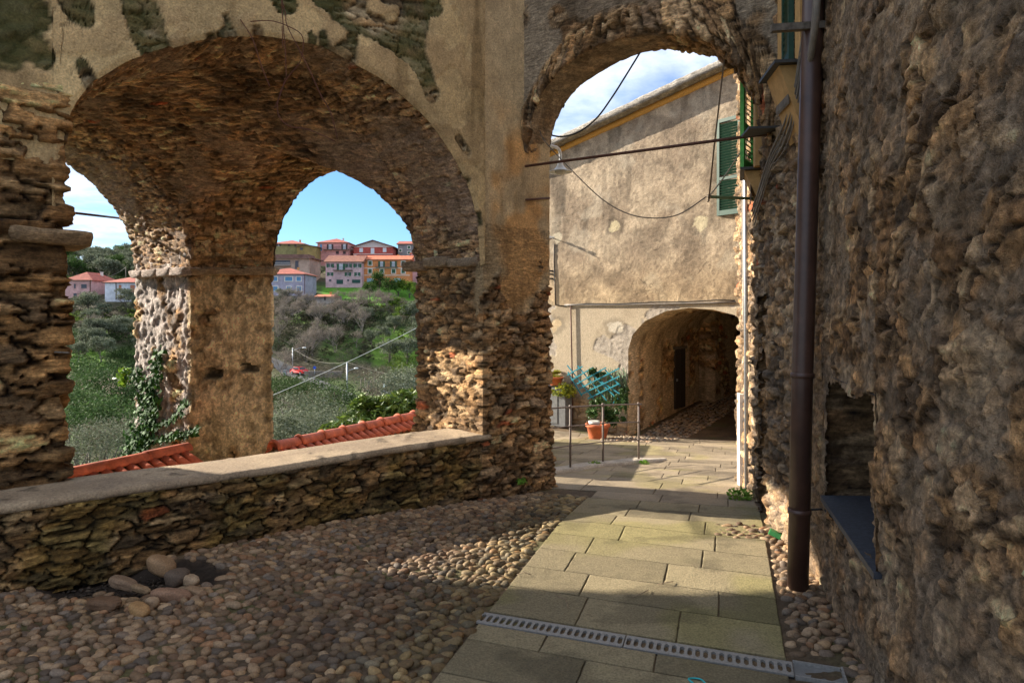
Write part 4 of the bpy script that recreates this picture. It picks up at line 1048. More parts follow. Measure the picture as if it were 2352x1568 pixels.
put(shutter('s', .55, za - zb, M['dgreen'], .055), rt, (q[0], q[1], (za + zb) / 2), math.atan2(CD[1], CD[0]) + R(-16))

# ------------------------------------------------------------------ railing on its kerb
RP = []
for u, vb in ((1310, 1080), (1385, 1068), (1467, 1062)):
    Y = 2270 / (vb - 853.3); RP.append(Vector(((u - CX) / F * Y, Y, zgf(Y) + .05)))
d_ = (RP[0] - RP[2]); d_.z = 0; d_.normalize(); dR = d_
RAIL = empty('iron_railing', RP[1]); tag(RAIL, 'thin rusty iron railing of three posts and three bars on the pale kerb', 'railing')
heights = [(945, 990, 1033), (943, 983, 1026), (945, 988, 1025)]
H = .88
for p in RP:
    q = p + Vector((0, 0, H)); o = keepw(tube('post', [p - Vector((0, 0, .05)), q], .016, M['rustgrey']), RAIL)
    prt = [lathe([(0, -.03), (.02, -.026), (.03, 0), (.02, .026), (0, .035)], 12, q)]
    for z_ in [lathe([(.016, -.02), (.024, -.012), (.026, 0), (.024, .012), (.016, .02)], 12, p + Vector((0, 0, H * f))) for f in (.355, .68)] + prt: keepw(mesh_obj('knob', [z_], M['rustgrey'], None, True), RAIL)
ends = [RP[0] + (RP[0] - RP[1]).normalized() * .62 , RP[0], RP[1], RP[2]]
ends[0].z = RP[0].z + .03
for f in (1.0, .68, .355):
    pts = [e + Vector((0, 0, H * f)) for e in ends]; 
    if f == 1.0: pts.append(pts[-1] + (RP[2] - RP[1]).normalized() * .06)
    keepw(tube('bar', pts, .0095 if f < 1 else .012, M['rustgrey']), RAIL)
def kerb_st(p): return .03 * (fbm(p * 7, 3, 240) - .4), np.array([.46, .40, .32]) * (.55 + .9 * fbm(p * 9, 3, 241))[:, None]
kp = [(RP[0] + dR * 1.0).xy, RP[0].xy, RP[1].xy, RP[2].xy, (RP[2] - dR * .62).xy]
kx, _ = resample(np.array([tuple(k) for k in kp]), .04); pf_, _ = resample(np.array([(-.16, -.06), (-.15, .05), (.12, .055), (.15, -.06)]), .03)
P = np.zeros((len(kx), len(pf_), 3)); nk = np.array([-dR.y, dR.x])
if nk[1] < 0: nk = -nk
tp = np.minimum(1, np.arange(len(kx))[::-1] / 12.)
for i in range(len(kx)):
    wv = (vnoise(np.array([[i * .12, 3., 1.]]), 5)[0] - .5) * .1
    P[i, :, :2] = kx[i] + nk * (pf_[:, 0:1] * (.35 + .65 * tp[i]) + wv); P[i, :, 2] = zg(P[i, :, 1]) + pf_[:, 1] * (.3 + .7 * tp[i])
o = grids('stone_kerb', [rough(P, kerb_st, ref=(0, 8, 6))], M['plaster']); tag(o, 'pale worn stone kerb under the iron railing', 'kerb')
print('rail', [tuple(round(x, 2) for x in p) for p in RP])

# ------------------------------------------------------------------ leaves
def leaf_cloud(n, centre, rad, size, cols, shape='ell', seed=0, aspect=.5, up=.3, hollow=.0, sizevar=.4, clump=0, droop=0, fold=False):
    g = np.random.default_rng(seed)
    d = g.normal(size=(n, 3)); d /= np.linalg.norm(d, axis=1, keepdims=True); r = g.random(n) ** (1 / 3.) ; r = hollow + (1 - hollow) * r
    p = d * r[:, None] * np.array(rad)
    if clump:
        cs = g.normal(size=(clump, 3)); cs /= np.linalg.norm(cs, axis=1, keepdims=True); cs *= (g.random(clump) ** .45)[:, None] * np.array(rad) * .8
        cs[:, 2] = np.where(cs[:, 2] < -.35 * rad[2], -cs[:, 2], cs[:, 2]); sz = g.uniform(.22, .42, clump)
        w_ = g.integers(0, clump, n); dd = g.normal(size=(n, 3)); dd /= np.linalg.norm(dd, axis=1, keepdims=True); p = cs[w_] + dd * (g.random(n) ** .45 * sz[w_])[:, None] * np.array(rad)
        shade = g.uniform(.75, 1.2, clump)[w_]
    else: shade = np.ones(n)
    p = p + np.array(centre)
    a = g.normal(size=(n, 3)); a[:, 2] = a[:, 2] * (1 - up) - droop; a /= np.linalg.norm(a, axis=1, keepdims=True)
    b = np.cross(a, g.normal(size=(n, 3))); b /= np.linalg.norm(b, axis=1, keepdims=True)
    s = size * (1 + sizevar * g.normal(size=n)).clip(.35, 2.2); a *= (s / 2)[:, None]; b *= (s * aspect / 2)[:, None]
    V = np.stack([p - a, p + b * .9 - a * .1, p + a, p - b * .9 - a * .1], 1).reshape(-1, 3); Q = np.arange(n * 4).reshape(n, 4)
    cs_ = np.array(cols); c = cs_[g.integers(0, len(cs_), n)] * (shade * g.uniform(.75, 1.25, n))[:, None]
    return V, Q, np.repeat(c, 4, 0)
def leaves(name, clouds, mat, parent=None):
    V = []; Q = []; C = []; o = 0
    for v, q, c in clouds: V.append(v); Q.append(q + o); C.append(c); o += len(v)
    return link(name, fast_mesh(name, np.concatenate(V), np.concatenate(Q), np.concatenate(C), smooth=False), mat, parent)
G1 = [(.045, .10, .022), (.07, .13, .03), (.03, .075, .02)]
YG = [(.30, .32, .035), (.42, .38, .04), (.16, .22, .03)]

# ------------------------------------------------------------------ pots and trellis
def pot(name, c, r, h, mat, lab, group, squash=1, rimw=.03):
    rt = empty(name, c); tag(rt, lab, 'flower pot', group)
    o = mesh_obj('pot', [lathe([(0, 0), (r * .68, 0), (r * .72, .02), (r * .92, h * .80), (r, h * .80), (r * 1.04, h * .83), (r * 1.04, h * .97), (r * 1.0, h), (r * .92, h), (r * .90, h * .9), (0, h * .88)], 32)], mat, rt, True)
    s_ = mesh_obj('soil', [lathe([(0, h * .885), (r * .9, h * .89)], 24)], M['soil'], rt)
    return rt
q = at(1373, 995, 14.6); Yq = 14.75; q = Vector(((1373 - CX) / F * Yq, Yq, zgf(Yq)))
g = 'terracotta pots by the trellis'
PT = pot('flower_pot', q, .26, .33, M['terracotta'], 'large terracotta pot of leafy shrub standing on the paving behind the railing', g)
leaves('plant', [leaf_cloud(900, (.0, .0, .62), (.28, .22, .36), .06, G1, seed=1, clump=14), leaf_cloud(1200, (.32, .0, .42), (.34, .24, .26), .065, G1, seed=2, clump=14), leaf_cloud(500, (.52, .1, .75), (.16, .15, .45), .055, G1, seed=3, clump=9)], M['gloss_leaf'], PT)
mesh_obj('tub', [lathe([(0, 0), (.10, 0), (.13, .12), (.12, .12), (0, .10)], 20, (-.08, -.04, .27))], M['white'], PT, True)
qa = C3p(1292, 915, .30); qa.z = zC(1292, 880) - .02
PT = pot('flower_pot', qa, .18, .20, M['terracotta'], 'wide terracotta bowl on top of the grey cabinet with its plant spilling over', g)
leaves('plant', [leaf_cloud(1500, (.22, -.16, -.16), (.46, .26, .24), .05, YG, seed=4, clump=24), leaf_cloud(300, (0, 0, .18), (.14, .12, .08), .04, YG, seed=5)], M['leaf'], PT)
qb = C3p(1263, 880, .22); qb.z = zC(1263, 868) - .16
PT = pot('flower_pot', qb, .13, .15, M['terracotta'], 'smaller terracotta pot half hidden behind the pier, with yellow-green foliage', g)
leaves('plant', [leaf_cloud(1300, (.10, -.05, .24), (.36, .24, .17), .05, YG + [(.5, .35, .08)], seed=6, clump=14)], M['leaf'], PT)
qc = C3p(1250, 900, .2); qc.z = qb.z - .22; o = boxes('pot_shelf', [(qc + Vector((.1, 0, .19)), (.5, .3, .03)), (qc + Vector((.2, 0, .02)), (.05, .25, .32))], M['terracotta']); tag(o, 'small red shelf under the half-hidden pot', 'shelf')
# low wall added to shade the little square, hidden by the right pier
G = extrude_plan([(-.55, 9.9), (-.30, 9.85), (-.02, 14.4), (-.27, 14.5)], -1.2, .52, .05, closed=True)
TW = empty('shade_wall', (-.3, 12, -.5)); tag(TW, 'unseen low rubble wall added to shade the little square beyond the right pier', 'wall')
keepw(grids('wall_face', [rough(G, st_rubble(251), closed=True)], M['stone']), TW); prism('wall_top', [(-.6, 9.82), (-.25, 9.78), (.03, 14.45), (-.32, 14.55)], .51, .57, M['white_wall'], TW)
# grey cabinet
c0 = C3p(1295, 945, .22); rt = empty('meter_cabinet', (c0.x, c0.y, zgf(c0.y)), math.atan2(CD[1], CD[0])); tag(rt, 'grey metal cabinet against the gable under the terracotta bowl', 'cabinet')
zt = qa.z - zgf(c0.y); boxes('body', [((0, 0, zt / 2), (.56, .30, zt - .02))], M['greybox'], rt, .01); boxes('door_panel', [((-.10, -.155, zt / 2), (.33, .012, zt - .14))], M['greybox'], rt, .004); boxes('top', [((0, 0, zt - .006), (.6, .34, .02))], M['slate'], rt)
# trellis: turquoise expanding lattice with a trailing grey-green succulent
def Cq(u, v, out): return C3p(u, v, out)
TR = empty('trellis', Cq(1385, 900, .15)); tag(TR, 'turquoise expanding lattice trellis leaning askew on the gable', 'trellis')
A_ = [((1316,841),(1338,876)),((1338,872),(1340,858))]
def bar_uv(a, b, out, wd=.028): 
    p = Cq(*a, out); q = Cq(*b, out + .0); d = q - p; L_ = d.length; x = d.normalized(); y = Vector((CN[0], CN[1], 0)); z = x.cross(y).normalized(); m_ = Matrix((x, y, z)).transposed(); return ((p + q) / 2, (L_, .012, wd), m_)
def zuv(x, y): return ((1230 + x / 3.92) * .98, (750 + y / 3.92) * .98)
down = [((425,410),(660,715)),((430,480),(550,700)),((520,420),(785,730)),((630,470),(880,720)),((770,450),(905,590)),((530,420),(620,480)),((740,540),(905,670)),((850,440),(910,460))]
upb = [((430,500),(570,420)),((470,545),(665,430)),((520,575),(785,430)),((540,620),(905,435)),((580,665),(905,510)),((615,715),(905,575)),((860,750),(890,715)),((450,520),(640,500))]
dn = [((425,410),(665,715)),((520,415),(785,730)),((640,480),(890,722)),((770,450),(910,600)),((430,470),(560,690)),((740,560),(912,675))]
up = [((430,500),(570,420)),((470,545),(665,430)),((515,580),(785,430)),((540,622),(905,437)),((560,672),(905,510)),((615,715),(905,575)),((850,752),(893,712))]
keepw(boxes('lattice_slat', [bar_uv(zuv(*a), zuv(*b), .17) for a, b in dn], M['blue']), TR)
keepw(boxes('lattice_slat', [bar_uv(zuv(*a), zuv(*b), .19) for a, b in up], M['blue']), TR)
cl = []
for k in range(150):
    x = rng.uniform(600, 960); y0 = rng.uniform(430, 700); ln = rng.uniform(60, 170); p = Cq(*zuv(x, y0), rng.uniform(.03, .14)); q = Cq(*zuv(x + rng.normal() * 14, y0 + ln), rng.uniform(.03, .14)); cl.append(tube_data([p, (p + q) / 2 + Vector((0, 0, .01)), q], .009, 5))
CR_ = empty('climber', Cq(1440, 940, .1)); tag(CR_, 'trailing grey-green climber hanging through the turquoise trellis', 'climbing plant')
keepw(mesh_obj('stems', cl, paint('succulent', (.16, .24, .12), rough_=.6, var=.3), None, True), CR_)
o = leaves('leaves', [leaf_cloud(420, Cq(*zuv(680, 490), .15), (.26, .1, .16), .06, G1, seed=8, clump=9), leaf_cloud(260, Cq(*zuv(945, 680), .12), (.10, .08, .5), .06, G1, seed=9, clump=9), leaf_cloud(260, Cq(*zuv(880, 760), .12), (.25, .1, .12), .06, G1, seed=10, clump=6)], M['gloss_leaf']); keepw(o, CR_)

# ------------------------------------------------------------------ downpipe
DPP = empty('downpipe', (2.085, 4.98, 0)); tag(DPP, 'dark brown metal downpipe running the full height of the right-hand wall', 'drainpipe')
keepw(tube('pipe', [(2.085, 4.98, .0), (2.12, 4.98, 1.6), (2.17, 4.98, 3.3), (2.24, 4.98, 5.8)], .074, M['pipe'], n=28), DPP)
def xz(z): return np.interp(z, [0, 1.6, 3.3, 5.8], [2.085, 2.12, 2.17, 2.24])
for z in (.56, 2.55 - 1.0): keepw(mesh_obj('collar', [lathe([(.074, -.02), (.082, -.017), (.082, .017), (.074, .02)], 28, (xz(z), 4.98, z))], M['pipe'], None, True), DPP)
keepw(tube('wall_tie', [(xz(.56) + .07, 4.98, .57), (2.36, 5.0, .575)], .008, M['black']), DPP)
keepw(boxes('wood_strap', [((xz(4.05) - .09, 4.93, 4.07), (.46, .05, .05), Matrix.Rotation(-.06, 3, 'Y'))], M['greywood']), DPP)

# ------------------------------------------------------------------ windows of the right-hand house
def Dbox(name, y0, y1, z0, z1_, o0, o1, mat, par, shear=0):
    a, _, na = D_at(y0); b, _, nb_ = D_at(y1); base = [a + na * o0, a + na * o1, b + nb_ * o1, b + nb_ * o0]
    return prism(name, base, z0, z1_, mat, par, dz=[0, shear, shear, 0] if shear else None)
def house_window(y0, y1, z0, z1_, mat, fr, ang):
    W_ = empty('window', (*D_at((y0 + y1) / 2)[0], z0)); W_['_w'] = 1; del W_['_w']; keepw(W_, HD)
    a, _, na = D_at(y0); b, _, nb_ = D_at(y1)
    Dbox('reveal_jamb', y0 - .14, y0, z0 - .02, z1_ + .1, -.05, .10, fr, None); Dbox('reveal_jamb', y1, y1 + .12, z0 - .02, z1_ + .1, -.05, .10, fr, None); Dbox('pane', y0, y1, z0, z1_, .0, .03, M['glassdark'], None)
    for o in list(COL.objects)[-3:]: 
        o.parent = HD; o.matrix_parent_inverse = Matrix.Translation(-Vector(HD.location))
    W_2 = W_
    w_ = (y1 - y0) * .95
    f, s = shutter('s', w_, z1_ - z0, mat, .055)
    c_ = D_at(y1)[0] + nb_ * .08
    h = -math.pi / 2 + ang
    rt = empty('shutter', (c_[0] + math.cos(h) * w_ / 2, c_[1] + math.sin(h) * w_ / 2, (z0 + z1_) / 2), h)
    f.parent = rt; s.parent = rt; return rt, W_
rt, W1 = house_window(5.42, 5.80, 4.02, 5.9, M['dgreen'], M['ochre'], R(-13)); tag(rt, 'dark green louvred shutter of the upper window right beside the downpipe', 'shutter')
W1.name = 'window_opening'
rt, W2 = house_window(6.95, 7.45, 3.50, 4.72, M['lgreen'], M['ochre'], R(-34)); tag(rt, 'bright green louvred shutter of the lower window, lit by the sun', 'shutter')
for W_ in (W1, W2): bpy.data.objects.remove(W_)
def wedge(name, y0, y1, zt, zb, out, mat, root):
    a, _, na = D_at(y0); b, _, nb_ = D_at(y1)
    V = [(*(a + na * .02), zt), (*(a + na * out), zt), (*(a + na * .03), zb), (*(b + nb_ * .02), zt), (*(b + nb_ * out), zt), (*(b + nb_ * .03), zb)]
    me = bpy.data.meshes.new(name); me.from_pydata(V, [], [(0, 1, 2), (3, 5, 4), (0, 3, 4, 1), (1, 4, 5, 2), (2, 5, 3, 0)]); return keepw(link(name, me, mat), root)
def sill(y0, y1, z, out, drop, lab, z2=None):
    q, _, nn = D_at((y0 + y1) / 2); rt = empty('window_sill', (*(q + nn * .1), z)); tag(rt, lab, 'sill', 'slate window sills on the right-hand house')
    Dbox('slate_slab', y0 - .06, y1 + .06, z, z + .025, -.02, out + .05, M['sill'], rt); wedge('apron', y0, y1, z - .003, z - drop, out, M['ochre'], rt)
    Dbox('fascia_board', y0 + .02, y1, z - .30, z - .012, out * .62, out * .66, M['greywood'], rt, shear=.02)
    return rt
sill(5.42, 5.80, 3.98, .22, .56, 'slate sill on a tapering ochre bracket, upper one beside the downpipe')
sill(6.98, 7.42, 3.47, .18, .34, 'slate sill on a tapering ochre bracket, lower one beyond the arch')
q, _, nn = D_at(6.25); o = Dbox('thin_slab', 6.1, 6.4, 3.66, 3.68, -.02, .30, M['sill'], None); tag(o, 'thin dark slab jutting from the wall just above the iron tie rod', 'slab')
# iron tie rods
o = tube('tie_rod', [(.16, 8.2, EYE + 338 / F * 8.2), (2.42, 6.28, EYE + 415 / F * 6.28)], .016, M['rust'], n=6); tag(o, 'long rusty iron tie rod stretched across the mouth of the street arch', 'tie rod')
o = tube('tie_rod', [at(1208, 459, 8.2), at(1262, 455, 8.55)], .014, M['rust'], n=6); tag(o, 'short rusty iron bar let into the right pier below the long tie rod', 'iron bar')
o = tube('tie_rod', [at(142, 486, 9.4), at(300, 504, 12.3)], .02, M['rust'], n=6); tag(o, 'rusty iron tie rod across the small left opening', 'tie rod')
o = tube('wall_spike', [at(103, 812, 5.62), at(125, 808, 5.5), at(158, 810, 5.45)], .008, M['greywood'], n=6); tag(o, 'bent iron spike sticking out of the left pier', 'spike')
# clothes pole and ropes
tip = at(1628, 452, 7.6); bs = Vector((*D_at(7.75)[0], 3.30)); o = tube('clothes_pole', [tip, bs], .018, M['greywood'], n=6)
o.data.materials.clear(); o.data.materials.append(paint('pole_green', (.12, .15, .06), rough_=.8)); tag(o, 'short green wooden clothes pole sticking out under the lower window', 'pole')
o = tube('hanging_rope', [at(1688, -30, 6.7), at(1662, 150, 6.9), at(1640, 340, 7.3), tip + Vector((0, 0, -.05))], .009, paint('rope_brown', (.20, .14, .09), rough_=.9), n=6); tag(o, 'taut brown rope falling from above to the tip of the clothes pole', 'rope')
o = tube('clothes_line', catmull([at(1240, 300, 8.3), at(1252, 325, 8.3), at(1310, 388, 8.2), at(1380, 455, 8.1), at(1440, 490, 8.0), at(1500, 501, 7.9), at(1560, 492, 7.8), at(1622, 452, 7.6)]), .007, M['greywood'], n=6); tag(o, 'brown line sagging from the pier head lamp to the clothes pole', 'clothes line')
o = tube('clothes_line', catmull([tip, at(1668, 400, 7.7), at(1712, 332, 7.9)]), .008, M['rope'], n=6); tag(o, 'pale rope slanting up from the clothes pole to the lit wall', 'clothes line')
o = tube('knot', [tip + Vector((0, 0, .03)), tip + Vector((.01, 0, 0)), tip + Vector((-.01, 0, -.06))], [.014, .022, .01], M['rope']); tag(o, 'knot of pale rope at the tip of the clothes pole', 'knot')
o = tube('arch_cable', catmull([at(1472, 118, 8.0), at(1440, 170, 8.2), at(1405, 225, 8.4), at(1370, 272, 8.6), at(1330, 303, 8.7), at(1290, 314, 8.8), at(1255, 308, 8.8)]), .011, M['black'], n=6); tag(o, 'black cable looping down from the crown of the street arch against the sky', 'cable')
o = tube('conduit', [Vector((*(D_at(8.15)[0] + D_at(8.15)[2] * .07), zgf(8.2) + .05)), Vector((*(D_at(8.2)[0] + D_at(8.2)[2] * .07), 2.5)), Vector((*(D_at(8.3)[0] + D_at(8.3)[2] * .08), 6.5))], .024, M['galv'], n=12); tag(o, 'straight galvanised conduit up the sunlit end of the right-hand wall', 'conduit')
for k, (yy, r_) in enumerate(((8.42, .011), (8.52, .009))):
    o = tube('wall_cable', [Vector((*(D_at(yy)[0] + D_at(yy)[2] * .06), z)) for z in (1.9 + .5 * k, 2.8, 3.9, 5.0, 6.4)], r_, M['cable' if k else 'white_wall'], n=6); tag(o, ('pale thin cable left of the galvanised conduit', 'grey thin cable at the very corner of the lit wall')[k], 'cable')
# bundle of cables on the wall
pth = [(7.1, 3.02), (6.7, 3.12), (6.2, 3.38), (5.75, 3.5), (5.45, 3.72), (5.2, 4.1), (4.9, 4.25), (4.62, 4.55), (4.5, 5.0)]
BU = empty('cable_bundle', (*D_at(6.2)[0], 3.4)); tag(BU, 'bundle of dusty cables slung diagonally along the right-hand wall behind the downpipe', 'cables')
for k in range(7):
    pts = []
    for y, z in pth:
        q, _, nn = D_at(y); q = q + nn * (.075 + .012 * (k % 3)); pts.append(Vector((q[0], q[1], z + (k - 3) * .024 + rng.normal() * .012)))
    keepw(tube('cable', catmull(pts), .006 + .003 * (k % 2), M['cable'], n=6), BU)
for k in range(2):
    pts = []
    for y, z in ((4.98, 3.82), (4.86, 3.9), (4.72, 4.05), (4.62, 4.4), (4.6, 4.9)):
        q, _, nn = D_at(y - .06 * k); q = q + nn * .13; pts.append(Vector((q[0], q[1], z)))
    keepw(tube('thick_cable', catmull(pts), .022, M['cable'], n=10), BU)
# white door frame at the corner of the lit wall, weeds
o = Dbox('door_surround', 8.62, 8.80, zgf(8.7) - .02, .98, .02, .075, M['white_wall'], HD)
def weed(c, r, n, lab, seed): 
    o = leaves('weed', [leaf_cloud(n, (0, 0, r * .35), (r, r * .8, r * .5), .045, [(.12, .25, .03), (.2, .32, .05)], seed=seed)], M['leaf']); o.location = c; tag(o, lab, 'weed', 'small weeds growing at the foot of walls and kerb')
weed((2.60, 7.75, zgf(7.75)), .16, 260, 'bright green weed at the foot of the sunlit right-hand wall', 31)
weed((*(RP[1] - Vector((.15, .16, 0))).xy, zgf(10.4)), .11, 90, 'small weed in front of the kerb between the two left railing posts', 32)
weed((*(RP[2] + Vector((.05, -.2, 0))).xy, zgf(10.7)), .08, 60, 'tiny weed at the foot of the right-hand railing post', 33)
weed((*L(2.25, -.13), 0), .07, 60, 'little fern in the crack at the foot of the right pier', 34)
# green brick & teal string & twigs
o = boxes('green_box', [((2.335, 6.05, .05), (.11, .07, .045), Matrix.Rotation(-.5, 3, 'Z') @ Matrix.Rotation(.35, 3, 'Y'))], M['greenbox'], None, .006); tag(o, 'small green painted block lying among the pale cobbles by the wall', 'block')
pts = [Vector((p[0], p[1], .012)) for p in (frame1(1.30, .40), frame1(1.36, .45), frame1(1.33, .5), frame1(1.39, .52), frame1(1.42, .47), frame1(1.37, .43), frame1(1.41, .38))]
o = tube('string', catmull(pts), .0045, M['bluestr'], n=5); tag(o, 'scrap of turquoise string lying on the paving below the grate', 'string')
tg = random.Random(9)
for k in range(9):
    if k < 5: q = frame1(tg.uniform(.1, 1.8), tg.uniform(1.0, 2.2))
    else: q = np.array([tg.uniform(-1.2, -.2), tg.uniform(4.9, 6.3)])
    a = tg.uniform(0, 3.14); ln = tg.uniform(.05, .11); z = .016 if k < 5 else .045
    o = tube('twig', [Vector((q[0], q[1], z)), Vector((q[0] + math.cos(a) * ln, q[1] + math.sin(a) * ln, z + .012)), Vector((q[0] + math.cos(a + .3) * ln * 2, q[1] + math.sin(a + .3) * ln * 2, z))], .003, M['twig'], n=5); tag(o, 'thin dry twig lying on the sunlit paving slabs' if k < 5 else 'thin dry twig lying on the cobbles', 'twig', 'dry twigs on the paving' if k < 5 else 'dry twigs on the cobbles')
# ------------------------------------------------------------------ lamp on the pier head
q = at(1282, 392, 8.75); LM = empty('wall_lamp', at(1250, 335, 8.6)); tag(LM, 'white enamel street lamp on a curved bracket at the head of the right pier', 'lamp')
keepw(tube('bracket', catmull([at(1248, 330, 8.55), at(1262, 335, 8.7), at(1280, 340, 8.8), at(1287, 352, 8.85), at(1287, 372, 8.85)]), .02, M['white'], n=10), LM)
c_ = at(1287, 390, 8.85); s_ = 8.85 / F
keepw(mesh_obj('lamp_shade', [lathe([(.03, .10), (.04, .06), (.06, .03), (.085, 0), (.15, -.025), (.152, -.032), (.08, -.01), (.05, 0), (.02, .08)], 28, c_)], M['white'], None, True), LM)
keepw(mesh_obj('bulb_glass', [lathe([(.045, 0), (.07, -.02), (.06, -.05), (.03, -.065), (0, -.07)], 20, c_)], paint('opal', (.6, .58, .5), rough_=.2), None, True), LM)
# ------------------------------------------------------------------ dry vines in front of the big arch
VN = empty('dry_vine', at(650, -20, 6.35)); tag(VN, 'leafless reddish vine stems hanging in front of the big left arch', 'vine')
for pts in ([(640,-30),(655,30),(660,60),(690,120),(715,170),(735,215),(760,260),(775,320)], [(645,-30),(650,50),(655,110),(658,180)], [(575,50),(620,48),(660,60),(695,85),(690,140),(660,180),(640,225),(640,265),(665,290),(710,298),(770,325)], [(552,45),(580,90),(600,150),(620,200)], [(655,180),(645,215),(630,250)], [(648,60),(650,110)]):
    keepw(tube('stem', catmull([at(u, v, 6.28 + .0004 * v) for u, v in pts], 5), .0045, M['vine'], n=5), VN)
# ------------------------------------------------------------------ hillside
PY = np.array([-80, 6, 8, 14, 30, 60, 90, 106, 115, 124, 132, 150, 172, 185, 193, 202, 214, 235, 250, 290, 340, 600, 1500])
PZ = np.array([-3, -3, -3.3, -5, -9, -12, -12.5, -11.6, -10.7, -10.1, -9.4, -2.2, 3.6, 5.0, 6.6, 10.4, 12.2, 18.2, 20, 24.5, 27, 10, 0])
def TZ(x, y):
    x = np.asarray(x, float); y = np.asarray(y, float)
    z = np.interp(y, PY, PZ); sh = np.stack([x * .02, y * .02, 0 * x], -1).reshape(-1, 3); f = (fbm(sh, 3, 301) - .5).reshape(np.shape(x))
    am = np.interp(y, [10, 40, 100, 135, 190, 250, 400], [0, 1, .0, .3, 0, 2, 14])
    left_ = ss(-.50, -.56, x / np.maximum(y, 1)); z = z + am * f + left_ * np.interp(y, [160, 176, 190, 215, 250], [0, 3.0, 2.0, 0, 0])
    z = z - np.clip(x - 5, 0, 60) * .0
    return z
def tz(x, y): return float(TZ(np.array([x]), np.array([y]))[0])
ys = np.concatenate([np.arange(-80, 4, 8), np.arange(4, 100, 1.5), np.arange(100, 300, 1.6), np.arange(300, 1500, 30)])
xs_ = np.concatenate([np.linspace(-2.2, -.8, 20), np.linspace(-.79, .1, 160), np.linspace(.12, 2.2, 30)])
UU, VV = np.meshgrid(xs_, ys, indexing='ij'); XX = UU * np.maximum(np.abs(VV), 30); P = np.stack([XX, VV, TZ(XX, VV)], -1); fl = P.reshape(-1, 3)
gn = fbm(fl * np.array([.05, .09, .05]), 4, 302); c = mixc(np.array([.04, .065, .016]), np.array([.085, .07, .04]), ss(.42, .6, gn))
lush = ss(.56, .62, fbm(fl * .06 + 40, 3, 303)); c = mixc(c, np.array([.06, .10, .018]), lush)
def at_xy(u, y): return (u - CX) / F * y
def patch(u0, u1, y0, y1, colr, soft=3):
    global c
    k = fl[:, 0] / np.maximum(fl[:, 1], 1) * F + CX
    m = ss(u0 - 6, u0 + 6, k) * ss(u1 + 6, u1 - 6, k) * ss(y0 - soft, y0 + 1, fl[:, 1]) * ss(y1 + soft, y1 - 1, fl[:, 1])
    c = mixc(c, np.array(colr), m)
patch(738, 960, 176, 199, (.10, .25, .02)); patch(855, 960, 135, 152, (.10, .18, .02)); patch(700, 800, 100, 111, (.13, .24, .02)); patch(620, 745, 158, 162, (.12, .20, .03)); patch(205, 250, 150, 160, (.12, .22, .02)); patch(165, 240, 134, 142, (.14, .25, .03))
patch(150, 320, 104, 128, (.17, .115, .085))
for (a_, b_, y_) in ((605, 735, 184), (745, 835, 200), (800, 945, 203)): pass
tag(grids('hillside', [(P, c.reshape(P.shape))], M['terrain']), kind='structure')
# road
rp_ = [(560, 140), (640, 134), (675, 129), (705, 124), (745, 117), (785, 110), (840, 103), (930, 97), (1040, 93)]
cpts = catmull([Vector((at_xy(u, y), y, 0)) for u, y in rp_], 10); V = []; Q = []
for i, p in enumerate(cpts):
    d_ = (cpts[min(i + 1, len(cpts) - 1)] - cpts[max(0, i - 1)]).normalized(); n_ = Vector((-d_.y, d_.x, 0))
    zc_ = max(tz(p.x, p.y), tz(p.x + n_.x * 1.7, p.y + n_.y * 1.7), tz(p.x - n_.x * 1.7, p.y - n_.y * 1.7)) + .12
    for s_ in (-1.75, 1.75): V.append((p.x + n_.x * s_, p.y + n_.y * s_, zc_))
    if i: Q.append((2 * i - 2, 2 * i - 1, 2 * i + 1, 2 * i))
me = bpy.data.meshes.new('road'); me.from_pydata(V, [], Q); tag(link('road', me, M['asphalt']), kind='structure')

